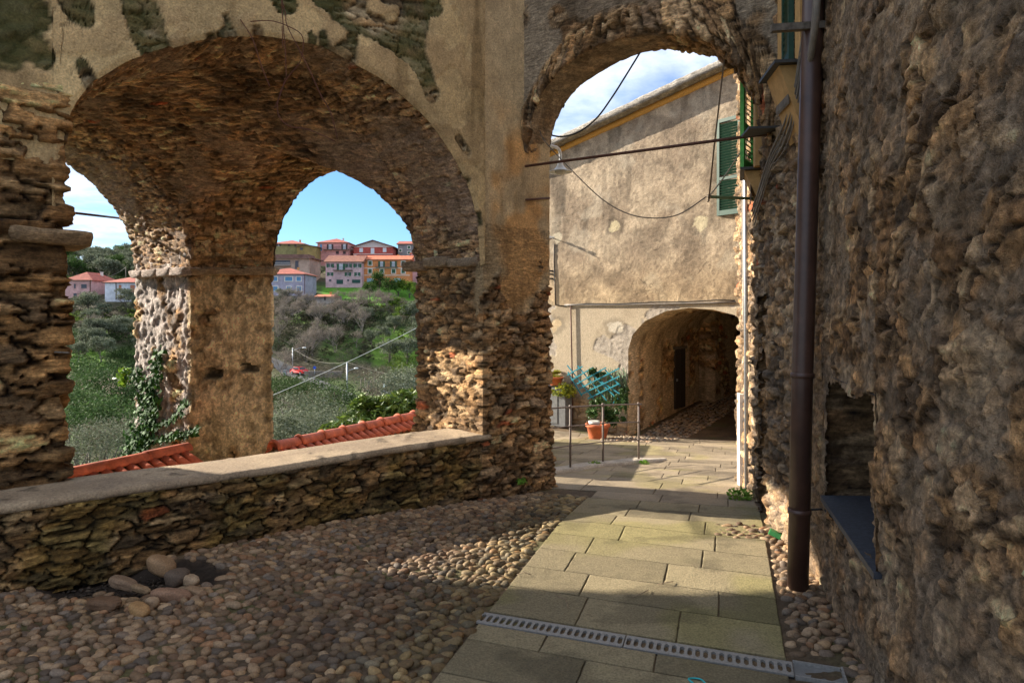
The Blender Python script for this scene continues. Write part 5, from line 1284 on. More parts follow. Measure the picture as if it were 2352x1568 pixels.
# ---- scrub (uncountable) -------------------------------------------------------
g_ = np.random.default_rng(77)
def free(u, y):
    if 722 < u < 965 and 180 < y < 199: return False
    if 850 < u < 965 and 137 < y < 151: return g_.random() < .25
    if 100 < y < 142:      # keep the road clear
        yr = np.interp(u, [r_[0] for r_ in rp_], [r_[1] for r_ in rp_]); 
        if 560 < u < 1040 and -9 < y - yr < 3.5: return False
    if 172 < y < 250 and 595 < u < 970: return y < 182 and not (715 < u < 775)
    if 166 < y < 192 and 140 < u < 330: return False
    if 104 < y < 128 and 150 < u < 330: return g_.random() < .06
    return True
V_ = []; Q_ = []; C_ = []; off = 0; nb_ = 0
bv = 0
while nb_ < 4300:
    u = g_.uniform(120, 990) if g_.random() < .97 else g_.uniform(-400, 1300); y = math.sqrt(g_.uniform(34 ** 2, 262 ** 2)); 
    if 330 < u < 600 and g_.random() < .85: continue
    if not free(u, y): continue
    x = at_xy(u, y); nb_ += 1
    s = float(vnoise(np.array([[x * .06, y * .06, 3.]]), 310)[0]); s2 = float(vnoise(np.array([[x * .03, y * .05, 9.]]), 311)[0])
    h_ = (1.0 + 1.6 * s) * (1.75 if y < 100 else 1.0); r = h_ * g_.uniform(.8, 1.3); n_ = int(70 + 40 * g_.random()); size = max(.13, y / 683 * 1.35)
    ug = 625 < u < 860 and 134 < y < 178
    if ug and s2 < .72: cols = [(.05, .045, .03), (.035, .04, .018), (.09, .075, .055), (.05, .065, .02)]; asp = .22; size *= 1.5
    elif s2 < .36: cols = [(.045, .075, .02), (.03, .055, .018), (.07, .10, .03)]; asp = .5
    elif s2 < .52: cols = [(.10, .12, .055), (.07, .085, .04), (.13, .14, .08)]; asp = .45
    elif s2 < .64: cols = [(.10, .15, .02), (.14, .19, .03), (.06, .10, .02)]; asp = .5
    else: cols = [(.13, .115, .075), (.09, .085, .05), (.17, .15, .11)]; asp = .25
    v, q, c_ = leaf_cloud(n_, (x, y, tz(x, y) + h_ * .35), (r, r, h_ * .65), size, cols, seed=int(g_.integers(1 << 30)), aspect=asp, clump=5)
    V_.append(v); Q_.append(q + off); C_.append(c_); off += len(v)
tag(link('hillside_scrub', fast_mesh('hillside_scrub', np.concatenate(V_), np.concatenate(Q_), np.concatenate(C_), smooth=False), M['leaf']), kind='stuff', label='mixed scrub, brambles and undergrowth covering the hillside')
print('scrub quads', off // 4)

# ---- trees ------------------------------------------------------------------------
def branch_data(seed, h, depth=4, r0=.10, spread=.7, lean=.15, n=5, base_n=3):
    g = random.Random(seed); parts = []; tips = []
    def grow(p, d, ln, r, k):
        q = p + d * ln; m = (p + q) / 2 + Vector((g.gauss(0, .06), g.gauss(0, .06), 0)) * ln; parts.append(tube_data([p, m, q], [r, r * .85, r * .65], n if k > 2 else 3, False))
        if k <= 0: tips.append(q); return
        for _ in range(g.choice((2, 3, 3)) if k > 1 else 3):
            nd = (d + Vector((g.gauss(0, spread), g.gauss(0, spread), g.gauss(.12, spread * .5)))).normalized(); grow(q, nd, ln * g.uniform(.6, .85), r * .6, k - 1)
    for _ in range(base_n): grow(Vector((0, 0, -.4)), Vector((g.gauss(0, lean), g.gauss(0, lean), 1)).normalized(), h * .32, r0, depth)
    return parts, tips
def make_tree(name, kind, seed, h, rad, nleaf, lsize, cols, clump, trunk_h, barkm):
    rt = empty(name, (0, 0, -500)); parts, tips = branch_data(seed, h, 3, .13, .55, .12, 6, 2)
    mesh_obj('trunk', parts, barkm, rt, True)
    cl = [leaf_cloud(nleaf, (0, 0, trunk_h + rad[2] * .95), rad, lsize, cols, seed=seed, clump=clump, aspect=.42)]
    leaves('crown', cl, M['leaf'], rt); return rt
OLV = [(.13, .15, .09), (.17, .19, .125), (.08, .10, .055), (.21, .225, .16)]
DKG = [(.035, .07, .018), (.055, .10, .025), (.08, .13, .03)]
YLG = [(.10, .17, .02), (.15, .22, .025), (.06, .11, .02)]
protos = {'olive': [make_tree('olive_tree', 'olive', 400 + k, 4.6, (3.1, 2.9, 2.0), 2600, .30, OLV, 26, 1.3, M['bark']) for k in range(3)],
          'green': [make_tree('broadleaf_tree', 'green', 420 + k, 5, (2.8, 2.7, 2.4), 2600, .32, DKG, 24, 1.2, M['bark']) for k in range(2)],
          'yellow': [make_tree('shrub_tree', 'yellow', 430 + k, 4, (2.4, 2.3, 1.9), 2000, .30, YLG, 18, .8, M['bark']) for k in range(1)]}
def bare(seed):
    rt = empty('bare_tree', (0, 0, -500)); parts, tips = branch_data(seed, 6.5, 4, .09, .5, .22, 5, 3); mesh_obj('branches', parts, M['grey_bark'], rt)
    g = np.random.default_rng(seed); tw = []
    T = np.array([tuple(t) for t in tips]); idx = g.integers(0, len(T), 620); a = g.normal(size=(620, 3)) * np.array([.55, .55, .5]) + np.array([0, 0, .25]); b = np.cross(a, g.normal(size=(620, 3))); b /= np.linalg.norm(b, axis=1, keepdims=True); b *= .028
    p = T[idx] + g.normal(size=(620, 3)) * .15; Vt = np.stack([p - b, p + a * .5, p + a, p + b], 1).reshape(-1, 3)
    cc_ = np.repeat(np.array([[.22, .185, .15]]) * g.uniform(.6, 1.3, (620, 1)), 4, 0); link('twigs', fast_mesh('twigs', Vt, np.arange(2480).reshape(620, 4), cc_, smooth=False), M['leaf'], rt); return rt
protos['bare'] = [bare(450 + k) for k in range(3)]
used = set()
def clone(root):
    r = root.copy(); COL.objects.link(r)
    for ch in list(root.children):
        c_ = ch.copy(); COL.objects.link(c_); c_.parent = r
    return r
def plant(kind, u, y, sc, label, group, dz=0):
    pr = protos[kind]; k = int(g_.integers(len(pr))); src = pr[k]
    o = src if (kind, k) not in used else clone(src); used.add((kind, k)); x = at_xy(u, y)
    o.location = (x, y, tz(x, y) - .15 + dz); o.scale = (sc * g_.uniform(.9, 1.1), sc * g_.uniform(.9, 1.1), sc * g_.uniform(.88, 1.1)); o.rotation_euler = (0, 0, g_.uniform(0, 6.28)); tag(o, label, 'tree', group)
def yv(v, lift=0):    # depth on the slope whose ground appears at v
    Y = np.arange(34, 330, .5); z = np.interp(Y, PY, PZ); vv = HZ + (EYE - z) / Y * F; m = Y > 98; return float(Y[m][np.argmin(np.abs(vv[m] - v))])
T_ = []
for u, v, s in ((893, 838, 1.0), (935, 835, 1.15), (960, 800, 1.0), (855, 800, .85), (905, 765, .8), (880, 790, .8), (945, 745, 1.0), (965, 770, .9)): plant('olive', u, yv(v), s, 'grey-green olive tree on the grassy terraces at the right of the middle opening', 'olive trees on the grassy terraces')
for u, v in ((840, 745),): plant('olive', u, yv(v), .8, 'small olive tree alone at the upper left of the grassy terraces', None)
plant('yellow', 925, 157, 1.05, 'bright yellow-green bushy tree standing just above the olive terraces', None)
plant('yellow', 905, 168, .8, 'lower yellow-green bush left of the bright bushy tree', None)
for u, y, s in ((870, 193, 1.35), (895, 190, 1.2), (915, 194, 1.35), (940, 192, 1.25), (850, 187, 1.0), (955, 186, 1.1)): plant('green' if u < 905 else 'yellow', u, y, s, 'round green shrub tree in front of the orange house' if u < 905 else 'pale green shrub tree at the right foot of the orange house', 'shrub trees below the orange house' if u < 905 else 'shrub trees right of the orange house')
for u, y, s in ((742, 222, .7), (760, 224, .8), (735, 219, .6)): plant('olive', u, y, s, 'silvery olive tree behind the pale pink house roof', 'olive trees between the two rows of houses')
for u, y, s in ((865, 226, .55), (880, 228, .5)): plant('olive', u, y, s, 'small pale tree just above the roof of the orange house', 'small trees above the orange roof')
plant('green', 920, 232, .5, 'small dark tree beside the grey house', None)
plant('olive', 655, 176, 1.0, 'round olive tree below the lavender house', None)
for k in range(46):
    u = g_.uniform(622, 850); y = g_.uniform(136, 179)
    if u > 722 and y > 172: y -= 14
    plant('bare', u, y, g_.uniform(.5, .95), 'leafless grey thicket tree on the slope below the lavender and pink houses', 'leafless trees on the middle slope')
for k in range(7): plant('bare', g_.uniform(840, 900), g_.uniform(166, 178), g_.uniform(.6, .85), 'leafless tree at the top right of the slope under the green shrubs', 'leafless trees below the green shrubs')
for u, y in ((655, 131), (635, 133), (702, 136), (648, 128)): plant('bare', u, y, .75, 'low leafless bush beside the red car', 'leafless bushes around the parked car')
for u, y, s in ((205, 162, 1.25), (235, 160, .95), (185, 163, .9), (290, 166, 1.0), (310, 164, .9)): plant('olive', u, y, s, 'olive tree directly below the two houses in the left opening', 'olive trees below the houses on the left')
for k in range(11): plant('olive', g_.uniform(165, 325), g_.uniform(134, 156), g_.uniform(.8, 1.15), 'olive tree on the lower terraces in the left opening', 'olive trees on the lower left terraces')
for u, y in ((212, 150), (225, 147), (200, 148)): plant('bare', u, y, .7, 'pale leafless tree among the olives in the left opening', 'leafless trees among the left olives')
for k in range(58):
    u = g_.uniform(140, 340); y = g_.uniform(205, 305); plant('olive' if g_.random() < .8 else 'green', u, y, g_.uniform(1.0, 1.5), 'tree of the wooded hill rising behind the left houses', 'trees on the hill behind the left houses')
for u, y, s in ((178, 300, 1.3), (165, 298, 1.2)): plant('green', u, y, s, 'dark tree on the skyline by the wooden pole', 'dark skyline trees by the pole')
for kk, pr in protos.items():
    for k, o in enumerate(pr):
        if (kk, k) not in used:
            for ch in list(o.children): bpy.data.objects.remove(ch)
            bpy.data.objects.remove(o)
# nearer masses of foliage
def big_bush(name, u, v, y, rad, n, size, cols, lab, cat, grp=None, mat='leaf', aspect=.4, clump=22, seed=0, ntr=3):
    c_ = at(u, v, y); gz = tz(c_.x, c_.y); rt = empty(name, (c_.x, c_.y, gz)); h = c_.z - gz
    tr = [tube_data([Vector((0, 0, -.3)), Vector((random.uniform(-.3, .3), random.uniform(-.3, .3), h * .5)), Vector((random.uniform(-.6, .6) * rad[0], random.uniform(-.5, .5) * rad[1], h))], [.10, .07, .03], 6) for _ in range(ntr)]
    mesh_obj('trunk', tr, M['bark'], rt, True); leaves('crown', [leaf_cloud(n, (0, 0, h), rad, size, cols, seed=seed, clump=clump, aspect=aspect)], M[mat], rt); tag(rt, lab, cat, grp); return rt
LOQ = [(.075, .13, .02), (.045, .085, .015), (.12, .18, .03), (.10, .14, .02)]
big_bush('loquat_tree', 868, 955, 19, (1.15, .9, .62), 2600, .22, LOQ, 'glossy dark green long-leaved tree right above the red ridge tiles', 'tree', None, 'gloss_leaf', .26, 46, 501)
big_bush('loquat_tree', 945, 935, 20, (.8, .8, .6), 1500, .22, LOQ, 'glossy long-leaved tree partly hidden by the right pier', 'tree', None, 'gloss_leaf', .26, 30, 502)
big_bush('loquat_tree', 800, 985, 18, (.65, .6, .4), 1100, .21, LOQ, 'low glossy long-leaved branch mass over the tiles, leftmost of the glossy trees', 'tree', None, 'gloss_leaf', .26, 22, 503)
for i, (u, v, y, r, s) in enumerate(((690, 990, 30, (2.0, 1.6, 1.3), 1), (650, 1000, 28, (1.3, 1.3, 1.1), 2), (745, 985, 34, (2.2, 1.8, 1.4), 3), (700, 940, 42, (3.2, 2.4, 1.5), 4))): big_bush('olive_tree', u, v, y, r, 4200, .12, OLV if i != 3 else OLV + [(.1, .08, .05)], ('silver olive crown just beyond the left end of the red ridge tiles', 'silver olive crown close against the far pier', 'grey olive crown between the pier and the glossy trees', 'brownish olive crown higher behind the silver ones')[i], 'tree', None, 'leaf', .3, 40, 510 + s)
for i, (u, v, y, r) in enumerate(((655, 905, 62, (5, 4, 2.2)), (720, 915, 60, (4.5, 4, 2.2)), (770, 940, 52, (3.5, 3, 2)), (905, 905, 58, (5, 3.5, 2.2)), (950, 880, 66, (4, 3.5, 2)))): big_bush('thicket', u, v, y, r, 5200, .19, [(.05, .085, .025), (.08, .11, .045), (.03, .055, .015)] if i < 3 else OLV, 'dense dark evergreen thicket on the slope below the road' if i < 3 else 'grey-green thicket behind the glossy trees', 'bush', 'thickets below the road' if i < 3 else 'thickets behind the glossy trees', 'leaf', .4, 40, 530 + i)
for i, (u, v, y, r) in enumerate(((180, 880, 50, (3.5, 3, 2.3)), (235, 905, 46, (3.5, 3, 2.2)), (300, 920, 46, (3, 3, 2)), (175, 950, 40, (2.6, 2.4, 1.9)), (250, 985, 36, (2.8, 2.4, 2)))): big_bush('ivy_mound', u, v, y, r, 6000, .13, [(.06, .11, .035), (.09, .14, .05), (.04, .075, .02)], 'mound of ivy-covered evergreen growth in the left opening', 'bush', 'evergreen mounds in the left opening', 'leaf', .55, 42, 540 + i)
for i, (u, v, y, r) in enumerate(((190, 1040, 26, (1.7, 1.4, 1.2)), (270, 1050, 26, (1.8, 1.4, 1.2)), (225, 1010, 29, (1.6, 1.4, 1.1)))): big_bush('olive_tree', u, v, y, r, 4500, .09, OLV + [(.12, .10, .07)], 'grey olive crown low in the left opening, just above the red tiles', 'tree', 'olive crowns low in the left opening', 'leaf', .28, 42, 550 + i)

# ------------------------------------------------------------------ houses of the hill
Wm = {}
def house(name, lab, u0, u1, vb, ve, y, depth, wallc, roofc, roof='hip', rise=20, over=.5, wins=(), cat='house', below=6, gable_c=None):
    x0, x1 = at_xy(u0, y), at_xy(u1, y); ze = EYE - (ve - HZ) / F * y; zb = EYE - (vb - HZ) / F * y; w_ = x1 - x0; H_ = (HZ - (ve - rise)) / F * (y + (depth / 2 if roof in ('hip', 'ridge') else 0)) + EYE - ze
    rt = empty(name, ((x0 + x1) / 2, y + depth / 2, zb)); tag(rt, lab, cat); X = w_ / 2; D_ = depth / 2; h = ze - zb
    wm = M['hw'] if False else paint('hw_' + name + str(round(u0)), wallc, rough_=.9, var=.22, scale=.7, bump=.1)
    boxes('wall', [((0, 0, (h - below) / 2), (w_, depth, h + below))], wm, rt)
    rm = paint('roof_' + '_'.join('%.2f' % q for q in roofc), roofc, rough_=.85, var=.3, scale=1.2, bump=.3)
    a, b = X + over, D_ + over; th = .18
    if roof == 'hip':
        if a > b: r0, r1 = (-(a - b), 0), (a - b, 0)
        else: r0, r1 = (0, -(b - a)), (0, b - a)
        V = [(-a, -b, h), (a, -b, h), (a, b, h), (-a, b, h), (r0[0], r0[1], h + H_), (r1[0], r1[1], h + H_), (-a, -b, h - th), (a, -b, h - th), (a, b, h - th), (-a, b, h - th)]
        Q = [(0, 1, 5, 4), (2, 3, 4, 5), (1, 2, 5), (3, 0, 4)] if a > b else [(0, 1, 4), (1, 2, 5, 4), (2, 3, 5), (3, 0, 4, 5)]
        Q += [(0, 6, 7, 1), (1, 7, 8, 2), (2, 8, 9, 3), (3, 9, 6, 0), (9, 8, 7, 6)]
    elif roof == 'ridge':      # ridge parallel to the front
        V = [(-a, -b, h), (a, -b, h), (a, b, h), (-a, b, h), (-a, 0, h + H_), (a, 0, h + H_), (-a, -b, h - th), (a, -b, h - th), (a, b, h - th), (-a, b, h - th)]
        Q = [(0, 1, 5, 4), (2, 3, 4, 5), (1, 2, 5), (3, 0, 4), (0, 6, 7, 1), (1, 7, 8, 2), (2, 8, 9, 3), (3, 9, 6, 0), (9, 8, 7, 6)]
    elif roof == 'gable':      # gable to the front
        V = []; 
        for dz in (0, -.22):
            for yy in (-b, b): V += [(-a, yy, h + dz), (0, yy, h + H_ + dz), (a, yy, h + dz)]
        Q = [(0, 1, 4, 3), (1, 2, 5, 4), (6, 9, 10, 7), (7, 10, 11, 8), (0, 6, 7, 1), (1, 7, 8, 2), (3, 4, 10, 9), (4, 5, 11, 10), (0, 3, 9, 6), (2, 8, 11, 5)]
        gv = [(-X, -D_ + .02, h), (X, -D_ + .02, h), (0, -D_ + .02, h + H_ * X / a - .1), (-X, D_, h), (X, D_, h), (0, D_, h + H_ * X / a - .1)]
        me = bpy.data.meshes.new('gable'); me.from_pydata(gv, [], [(0, 1, 2), (5, 4, 3), (0, 3, 4, 1)]); link('gable', me, paint('gable_' + str(round(u0)), gable_c or wallc, rough_=.9, var=.08, scale=1), rt)
    else:
        V, Q = box_me([((0, 0, h + .15), (w_ + 2 * over, depth + 2 * over, .35)), ((0, b * .2, h + .9), (w_ * .8, depth * .6, 1.2))])
    me = bpy.data.meshes.new('roof'); me.from_pydata(V, [], Q); ro = link('roof', me, rm, rt)
    boxes('gutter', [((0, -b - .04, h - .08), (2 * a, .12, .12))], M['greywood'], rt) if roof != 'gable' else None
    if roof in ('hip', 'ridge'): boxes('chimney', [((X * .35, D_ * .3, h + H_ * .75), (.5, .5, 1.4)), ((X * .35, D_ * .3, h + H_ * .75 + .75), (.7, .7, .12))], M['ochre'] if 'pink' not in lab else M['white_wall'], ro)
    def loc_(u, v, yy=y): return at_xy(u, yy) - (x0 + x1) / 2, EYE - (v - HZ) / F * yy - zb
    for wd in wins:
        kind = wd[0]; (wx0, wz1), (wx1, wz0) = loc_(wd[1], wd[2]), loc_(wd[3], wd[4]); cx_, cz = (wx0 + wx1) / 2, (wz0 + wz1) / 2; ww, wh = abs(wx1 - wx0), abs(wz1 - wz0); fy = -D_
        if kind == 'pipe': boxes('downpipe', [((cx_, fy - .08, cz), (.14, .12, wh))], M['rust'], rt); continue
        if kind == 'band': boxes('string_course', [((cx_, fy - .03, cz), (ww, .08, .18))], M['white_wall'], rt); continue
        if kind == 'balcony':
            bb = boxes('balcony', [((cx_, fy - .55, wz0), (ww, 1.1, .16))], M['greywood'], rt); n_ = int(ww / .28)
            boxes('railing', [((cx_, fy - 1.06, wz0 + 1.0), (ww, .05, .05))] + [((cx_ - ww / 2 + ww * (i + .5) / n_, fy - 1.06, wz0 + .5), (.035, .035, 1.0)) for i in range(n_)], M['black'] if wd[5] == 'd' else M['white'], bb); continue
        if kind == 'garage': wo = boxes('garage_door', [((cx_, fy - .02, cz), (ww, .08, wh))] + [((cx_, fy - .07, wz0 + wh * (i + .5) / 5), (ww * .96, .03, .05)) for i in range(5)], paint('g_%s' % wd[5], {'g': (.02, .07, .06), 'b': (.25, .38, .48)}[wd[5]], rough_=.6), rt); continue
        # kinds: 'f' white frame + coloured closed shutters, 's' pane with open shutters, 'p' plain pane, 'd' dark pane
        scol = {'b': (.09, .24, .42), 'g': (.015, .09, .045), 'k': (.05, .03, .03), 't': (.42, .16, .09), 'w': (.55, .60, .66), 'n': (.06, .07, .09), 'l': (.30, .42, .5)}[wd[5]]
        cm = paint('sh_' + wd[5], scol, rough_=.6, var=.1)
        if kind == 'f':
            wo = boxes('window', [((cx_, fy - .04, wz1 + .1), (ww + .44, .14, .2)), ((cx_, fy - .04, wz0 - .1), (ww + .5, .18, .2)), ((cx_ - ww / 2 - .11, fy - .04, cz), (.22, .14, wh)), ((cx_ + ww / 2 + .11, fy - .04, cz), (.22, .14, wh))], M['white_wall'], rt)
            boxes('shutter_leaf', [((cx_ - ww / 4 - .01, fy - .05, cz), (ww / 2 - .04, .06, wh)), ((cx_ + ww / 4 + .01, fy - .05, cz), (ww / 2 - .04, .06, wh))], cm, wo)
        elif kind == 's':
            wo = boxes('window', [((cx_, fy - .02, cz), (ww * .46, .07, wh))], paint('pane_light', (.42, .45, .5), rough_=.25) if wh > 1.5 else M['glassdark'], rt)
            for s_ in (-1, 1): boxes('shutter_leaf', [((cx_ + s_ * ww * .37, fy - .07, cz), (ww * .25, .06, wh))], cm, wo)
            boxes('mullion', [((cx_, fy - .06, cz), (.07, .05, wh)), ((cx_, fy - .06, wz0), (ww * .5, .12, .1))], M['white'], wo)
        else:
            wo = boxes('window', [((cx_, fy - .03, wz1 + .04), (ww + .16, .10, .1)), ((cx_, fy - .03, wz0 - .04), (ww + .2, .14, .1)), ((cx_ - ww / 2 - .04, fy - .03, cz), (.09, .10, wh)), ((cx_ + ww / 2 + .04, fy - .03, cz), (.09, .10, wh))], M['white_wall'] if kind == 'p' else wm, rt)
            boxes('pane', [((cx_, fy - .02, cz), (ww, .06, wh))], cm, wo)
    return rt
def Z6(*r): return [607.6 + .1583 * r[0], 519.4 + .1583 * r[1], 607.6 + .1583 * r[2], 519.4 + .1583 * r[3]]
def Z7(*r): return [137.2 + .1374 * r[0], 548.8 + .1374 * r[1], 137.2 + .1374 * r[2], 548.8 + .1374 * r[3]]
RED = (.36, .095, .06)
lav = [('f', *Z6(*r), 'b') for r in ((300,735,405,795),(465,735,530,795),(325,875,380,940),(470,875,535,940),(125,735,185,795),(125,875,190,940),(-40,735,40,795),(-40,875,40,940))] + [('pipe', *Z6(582,690,588,980))]
house('lavender_house', 'lavender house with blue shutters, white window frames and a red hipped roof', 596, 700, 675, 629, 185, 11, (.34, .32, .40), RED, 'hip', 13, wins=lav)
pk = [('s', *Z6(*r), 'g') for r in ((900,545,1008,600),(1048,545,1170,632),(1175,545,1268,600),(1290,545,1408,600),(908,670,998,720),(1165,670,1256,722),(1303,670,1392,722))] + [('d', *Z6(935,770,970,800), 'n'), ('d', *Z6(1200,770,1230,800), 'n'), ('garage', *Z6(1045,775,1140,838), 'g'), ('garage', *Z6(1270,775,1390,825), 'g'), ('balcony', *Z6(1000,600,1280,640), 'd')]
house('pale_pink_house', 'pale pink house with green shutters, a long balcony and two garage doors', 748, 831, 654, 601, 200, 10, (.50, .34, .36), (.26, .10, .06), 'ridge', 14, wins=pk)
og = [('f', *Z6(*r), 'g') for r in ((1508,510,1556,565),(1988,510,2034,565),(1508,622,1556,682),(1678,625,1728,682),(1848,625,1898,682),(1988,625,2036,682))] + [('s', *Z6(1650,510,1748,600), 'g'), ('s', *Z6(1820,510,1920,600), 'g'), ('garage', *Z6(1485,755,1580,818), 'b'), ('garage', *Z6(1880,755,1980,818), 'b'), ('balcony', *Z6(1610,560,1940,596), 'd'), ('band', *Z6(1422,605,2108,613)), ('band', *Z6(1422,708,2108,716))]
house('orange_house', 'orange house with white bands, white framed windows and a double balcony', 832, 942, 652, 596, 203, 10, (.60, .23, .085), (.52, .14, .06), 'ridge', 9, wins=og)
house('tan_house', 'tan house with a glazed veranda and flat dark roof behind the lavender house', 596, 711, 632, 593, 206, 12, (.36, .28, .22), (.16, .09, .07), 'flat', 8, over=.9, wins=[('d', *Z6(445,500,495,620), 'n'), ('d', *Z6(120,495,375,560), 'n'), ('balcony', *Z6(100,560,385,580), 'w')])
house('olive_house', 'olive-green house with a red hipped roof at the top left of the village', 618, 700, 590, 560, 236, 12, (.23, .20, .085), RED, 'hip', 8, wins=[('s', *Z6(172,248,238,290), 'k'), ('d', *Z6(340,255,370,290), 'k'), ('d', *Z6(435,265,465,300), 'k')])
house('ochre_annexe', 'low ochre-brown annexe with a round window right of the olive-green house', 682, 727, 592, 566, 233, 10, (.26, .19, .07), (.13, .09, .06), 'gable', 4, wins=[('d', *Z6(515,310,555,345), 'n')], gable_c=(.26, .19, .07))
house('rose_house', 'rose pink house with dark shutters, a wide balcony and pyramid roof on the skyline', 729, 800, 592, 557, 238, 11, (.56, .27, .25), RED, 'hip', 9, wins=[('d', *Z6(805,260,835,360), 'b'), ('s', *Z6(905,262,998,335), 'k'), ('s', *Z6(1115,258,1205,335), 'k'), ('d', *Z6(1035,360,1080,405), 'k'), ('d', *Z6(1140,360,1180,405), 'k'), ('balcony', *Z6(860,300,1290,342), 'd')])
house('brick_red_house', 'brick-red house with a broad white gable facing the valley', 812, 902, 594, 567, 240, 14, (.36, .075, .06), (.20, .09, .06), 'gable', 16, over=.9, wins=[('p', *Z6(1380,320,1425,375), 'w'), ('p', *Z6(1545,320,1590,395), 'w'), ('p', *Z6(1720,318,1765,373), 'w'), ('band', *Z6(1285,402,1860,410)), ('band', *Z6(1285,296,1860,304))], gable_c=(.50, .46, .44))
house('grey_house', 'grey stone-coloured house with dark green shutters at the right end of the skyline', 914, 975, 594, 560, 246, 12, (.22, .22, .22), RED, 'ridge', 6, wins=[('f', *Z6(1955,337,1988,368), 'g'), ('f', *Z6(2078,292,2113,325), 'g'), ('f', *Z6(2078,370,2113,400), 'g')])
house('small_pink_house', 'narrow pink house glimpsed beside the pier, right of the orange house', 944, 990, 620, 581, 208, 9, (.55, .33, .34), (.26, .10, .06), 'hip', 6, wins=[('f', *Z6(2182,433,2228,474), 'g'), ('f', *Z6(2182,552,2226,576), 'g')])
house('tiled_shed', 'small tiled shed with a pale wall below the village lawn', 727, 762, 692, 681, 175, 6, (.38, .33, .30), (.45, .13, .06), 'ridge', 5, wins=[('d', *Z6(865,1015,890,1075), 'k')], cat='shed')
house('left_pink_house', 'pink house with a red hipped roof in the left opening', 150, 211, 690, 643, 172, 12, (.52, .31, .30), RED, 'hip', 17, wins=[('d', *Z7(240,750,270,825), 'n'), ('d', *Z7(360,755,455,825), 'n'), ('d', *Z7(230,905,290,960), 'n'), ('pipe', *Z7(508,700,516,900))])
house('white_house', 'white house with terracotta shutters in the left opening', 241, 330, 690, 648, 170, 11, (.62, .64, .70), RED, 'hip', 13, wins=[('d', *Z7(988,768,1035,850), 't'), ('d', *Z7(1180,768,1260,890), 't'), ('d', *Z7(1002,938,1040,1010), 't'), ('d', *Z7(1180,938,1260,1000), 't'), ('balcony', *Z7(1040,860,1320,900), 'd'), ('pipe', *Z7(940,720,948,1010))])
# lawn wall and steps beside the lavender house
ow = boxes('garden_wall', [((at_xy(690, 182.5), 182.5, tz(at_xy(690, 182.5), 182.5) + .5), (22, .5, 3.0))], paint('dry_wall', (.20, .17, .14), rough_=.95, var=.35, scale=2, bump=.6)); tag(ow, 'grey retaining wall at the foot of the lavender house', 'wall')

# ------------------------------------------------------------------ poles, wires, car in the valley
def pole(u, v0, v1, y, r, mat, lab, grp, lamp=None, name='street_lamp'):
    b = at(u, v1, y); t_ = at(u, v0, y); b.z = min(b.z, tz(b.x, b.y)); rt = empty(name, b); tag(rt, lab, 'street lamp' if lamp else 'pole', grp)
    keepw(tube('pole', [b, t_], [r, r * .7], mat, n=10), rt)
    if lamp:
        pts = catmull([at(*p, y) for p in lamp[:-1]], 6); keepw(tube('arm', pts, r * .4, mat, n=6), rt); h_ = at(*lamp[-1], y)
        keepw(mesh_obj('lamp_head', [lathe([(0, .12), (.25, .08), (.38, -.04), (.3, -.12), (0, -.14)], 12, h_)], M['white'], None, True), rt)
    return t_
p1_ = pole(672, 798, 866, 129, .10, M['galv'], 'thin street lamp beside the parked red car', None, [(672, 806), (685, 800), (697, 798), (699, 798)])
p2_ = pole(797, 831, 912, 107, .14, M['galv'], 'taller pale grey street lamp in the middle of the valley view', None, [(798, 862), (799, 853), (806, 849), (813, 847), (818, 845)])
o = tube('lamp_wire', sag(p1_, p2_, 1.2), .02, M['cable'], n=4); tag(o, 'wire sagging between the two street lamps of the valley', 'wire')
o = tube('lamp_wire', sag(p2_, at(960, 872, 96), .3), .02, M['cable'], n=4); tag(o, 'wire running right and down from the taller street lamp', 'wire')
o = tube('overhead_wire', sag(at(560, 935, 24), at(985, 738, 34), .12), .012, M['white'], n=4); tag(o, 'long pale wire crossing the middle opening diagonally', 'wire')
p3_ = pole(179, 581, 618, 290, .22, M['greywood'], 'tall wooden pole on the skyline of the left opening', None, None, 'utility_pole')
p4_ = pole(289, 613, 640, 200, .14, M['greywood'], 'wooden pole above the white house', None, None, 'utility_pole')
p5_ = pole(662, 667, 692, 176, .12, M['galv'], 'leaning pale pole in front of the lavender house', None, None, 'utility_pole')
o = tube('utility_wire', sag(p3_, at(330, 584, 300), 1), .07, M['cable'], n=3); tag(o, 'faint wire running right from the skyline pole', 'wire')
o = tube('utility_wire', sag(p4_, at(228, 634, 180), 1), .06, M['cable'], n=3); tag(o, 'wire from the pole above the white house down to the pink roof', 'wire')
for i, u in enumerate((829, 838, 846, 852, 860, 868)):
    b = at(u, 872, 112); gz = tz(b.x, 112); o = tube('fence_post', [(b.x, 112, gz - .3), (b.x, 112, gz + 2.2 + .4 * math.sin(i * 2))], .10, M['greywood'], n=6); tag(o, 'rough wooden fence post on the bank above the road', 'post', 'fence posts above the road')
# ruined slatted shelter
b = at(908, 868, 110); gz = tz(b.x, 110); rt = empty('garden_shelter', (b.x, 110, gz)); tag(rt, 'tumbledown slatted garden shelter with patches of pale sheeting', 'shelter')
boxes('roof_slats', [((-2 + .33 * i, 0, 1.7 + .1 * math.sin(i * 3)), (.14, 2.4, .05), Matrix.Rotation(.5, 3, 'X') @ Matrix.Rotation(.12 * math.sin(i * 2.3), 3, 'Z')) for i in range(13)], M['greywood'], rt)
boxes('posts', [((x_, y_, .6), (.12, .12, 2.2)) for x_ in (-2, 0, 2.1) for y_ in (-1, 1)], M['bark'], rt); boxes('sheeting', [((1.2, -.4, 1.62), (.8, 1.0, .03), Matrix.Rotation(.5, 3, 'X')), ((-1.6, -.2, 1.75), (.5, 1.2, .03), Matrix.Rotation(.5, 3, 'X'))], paint('sheet', (.45, .55, .55), rough_=.4), rt)
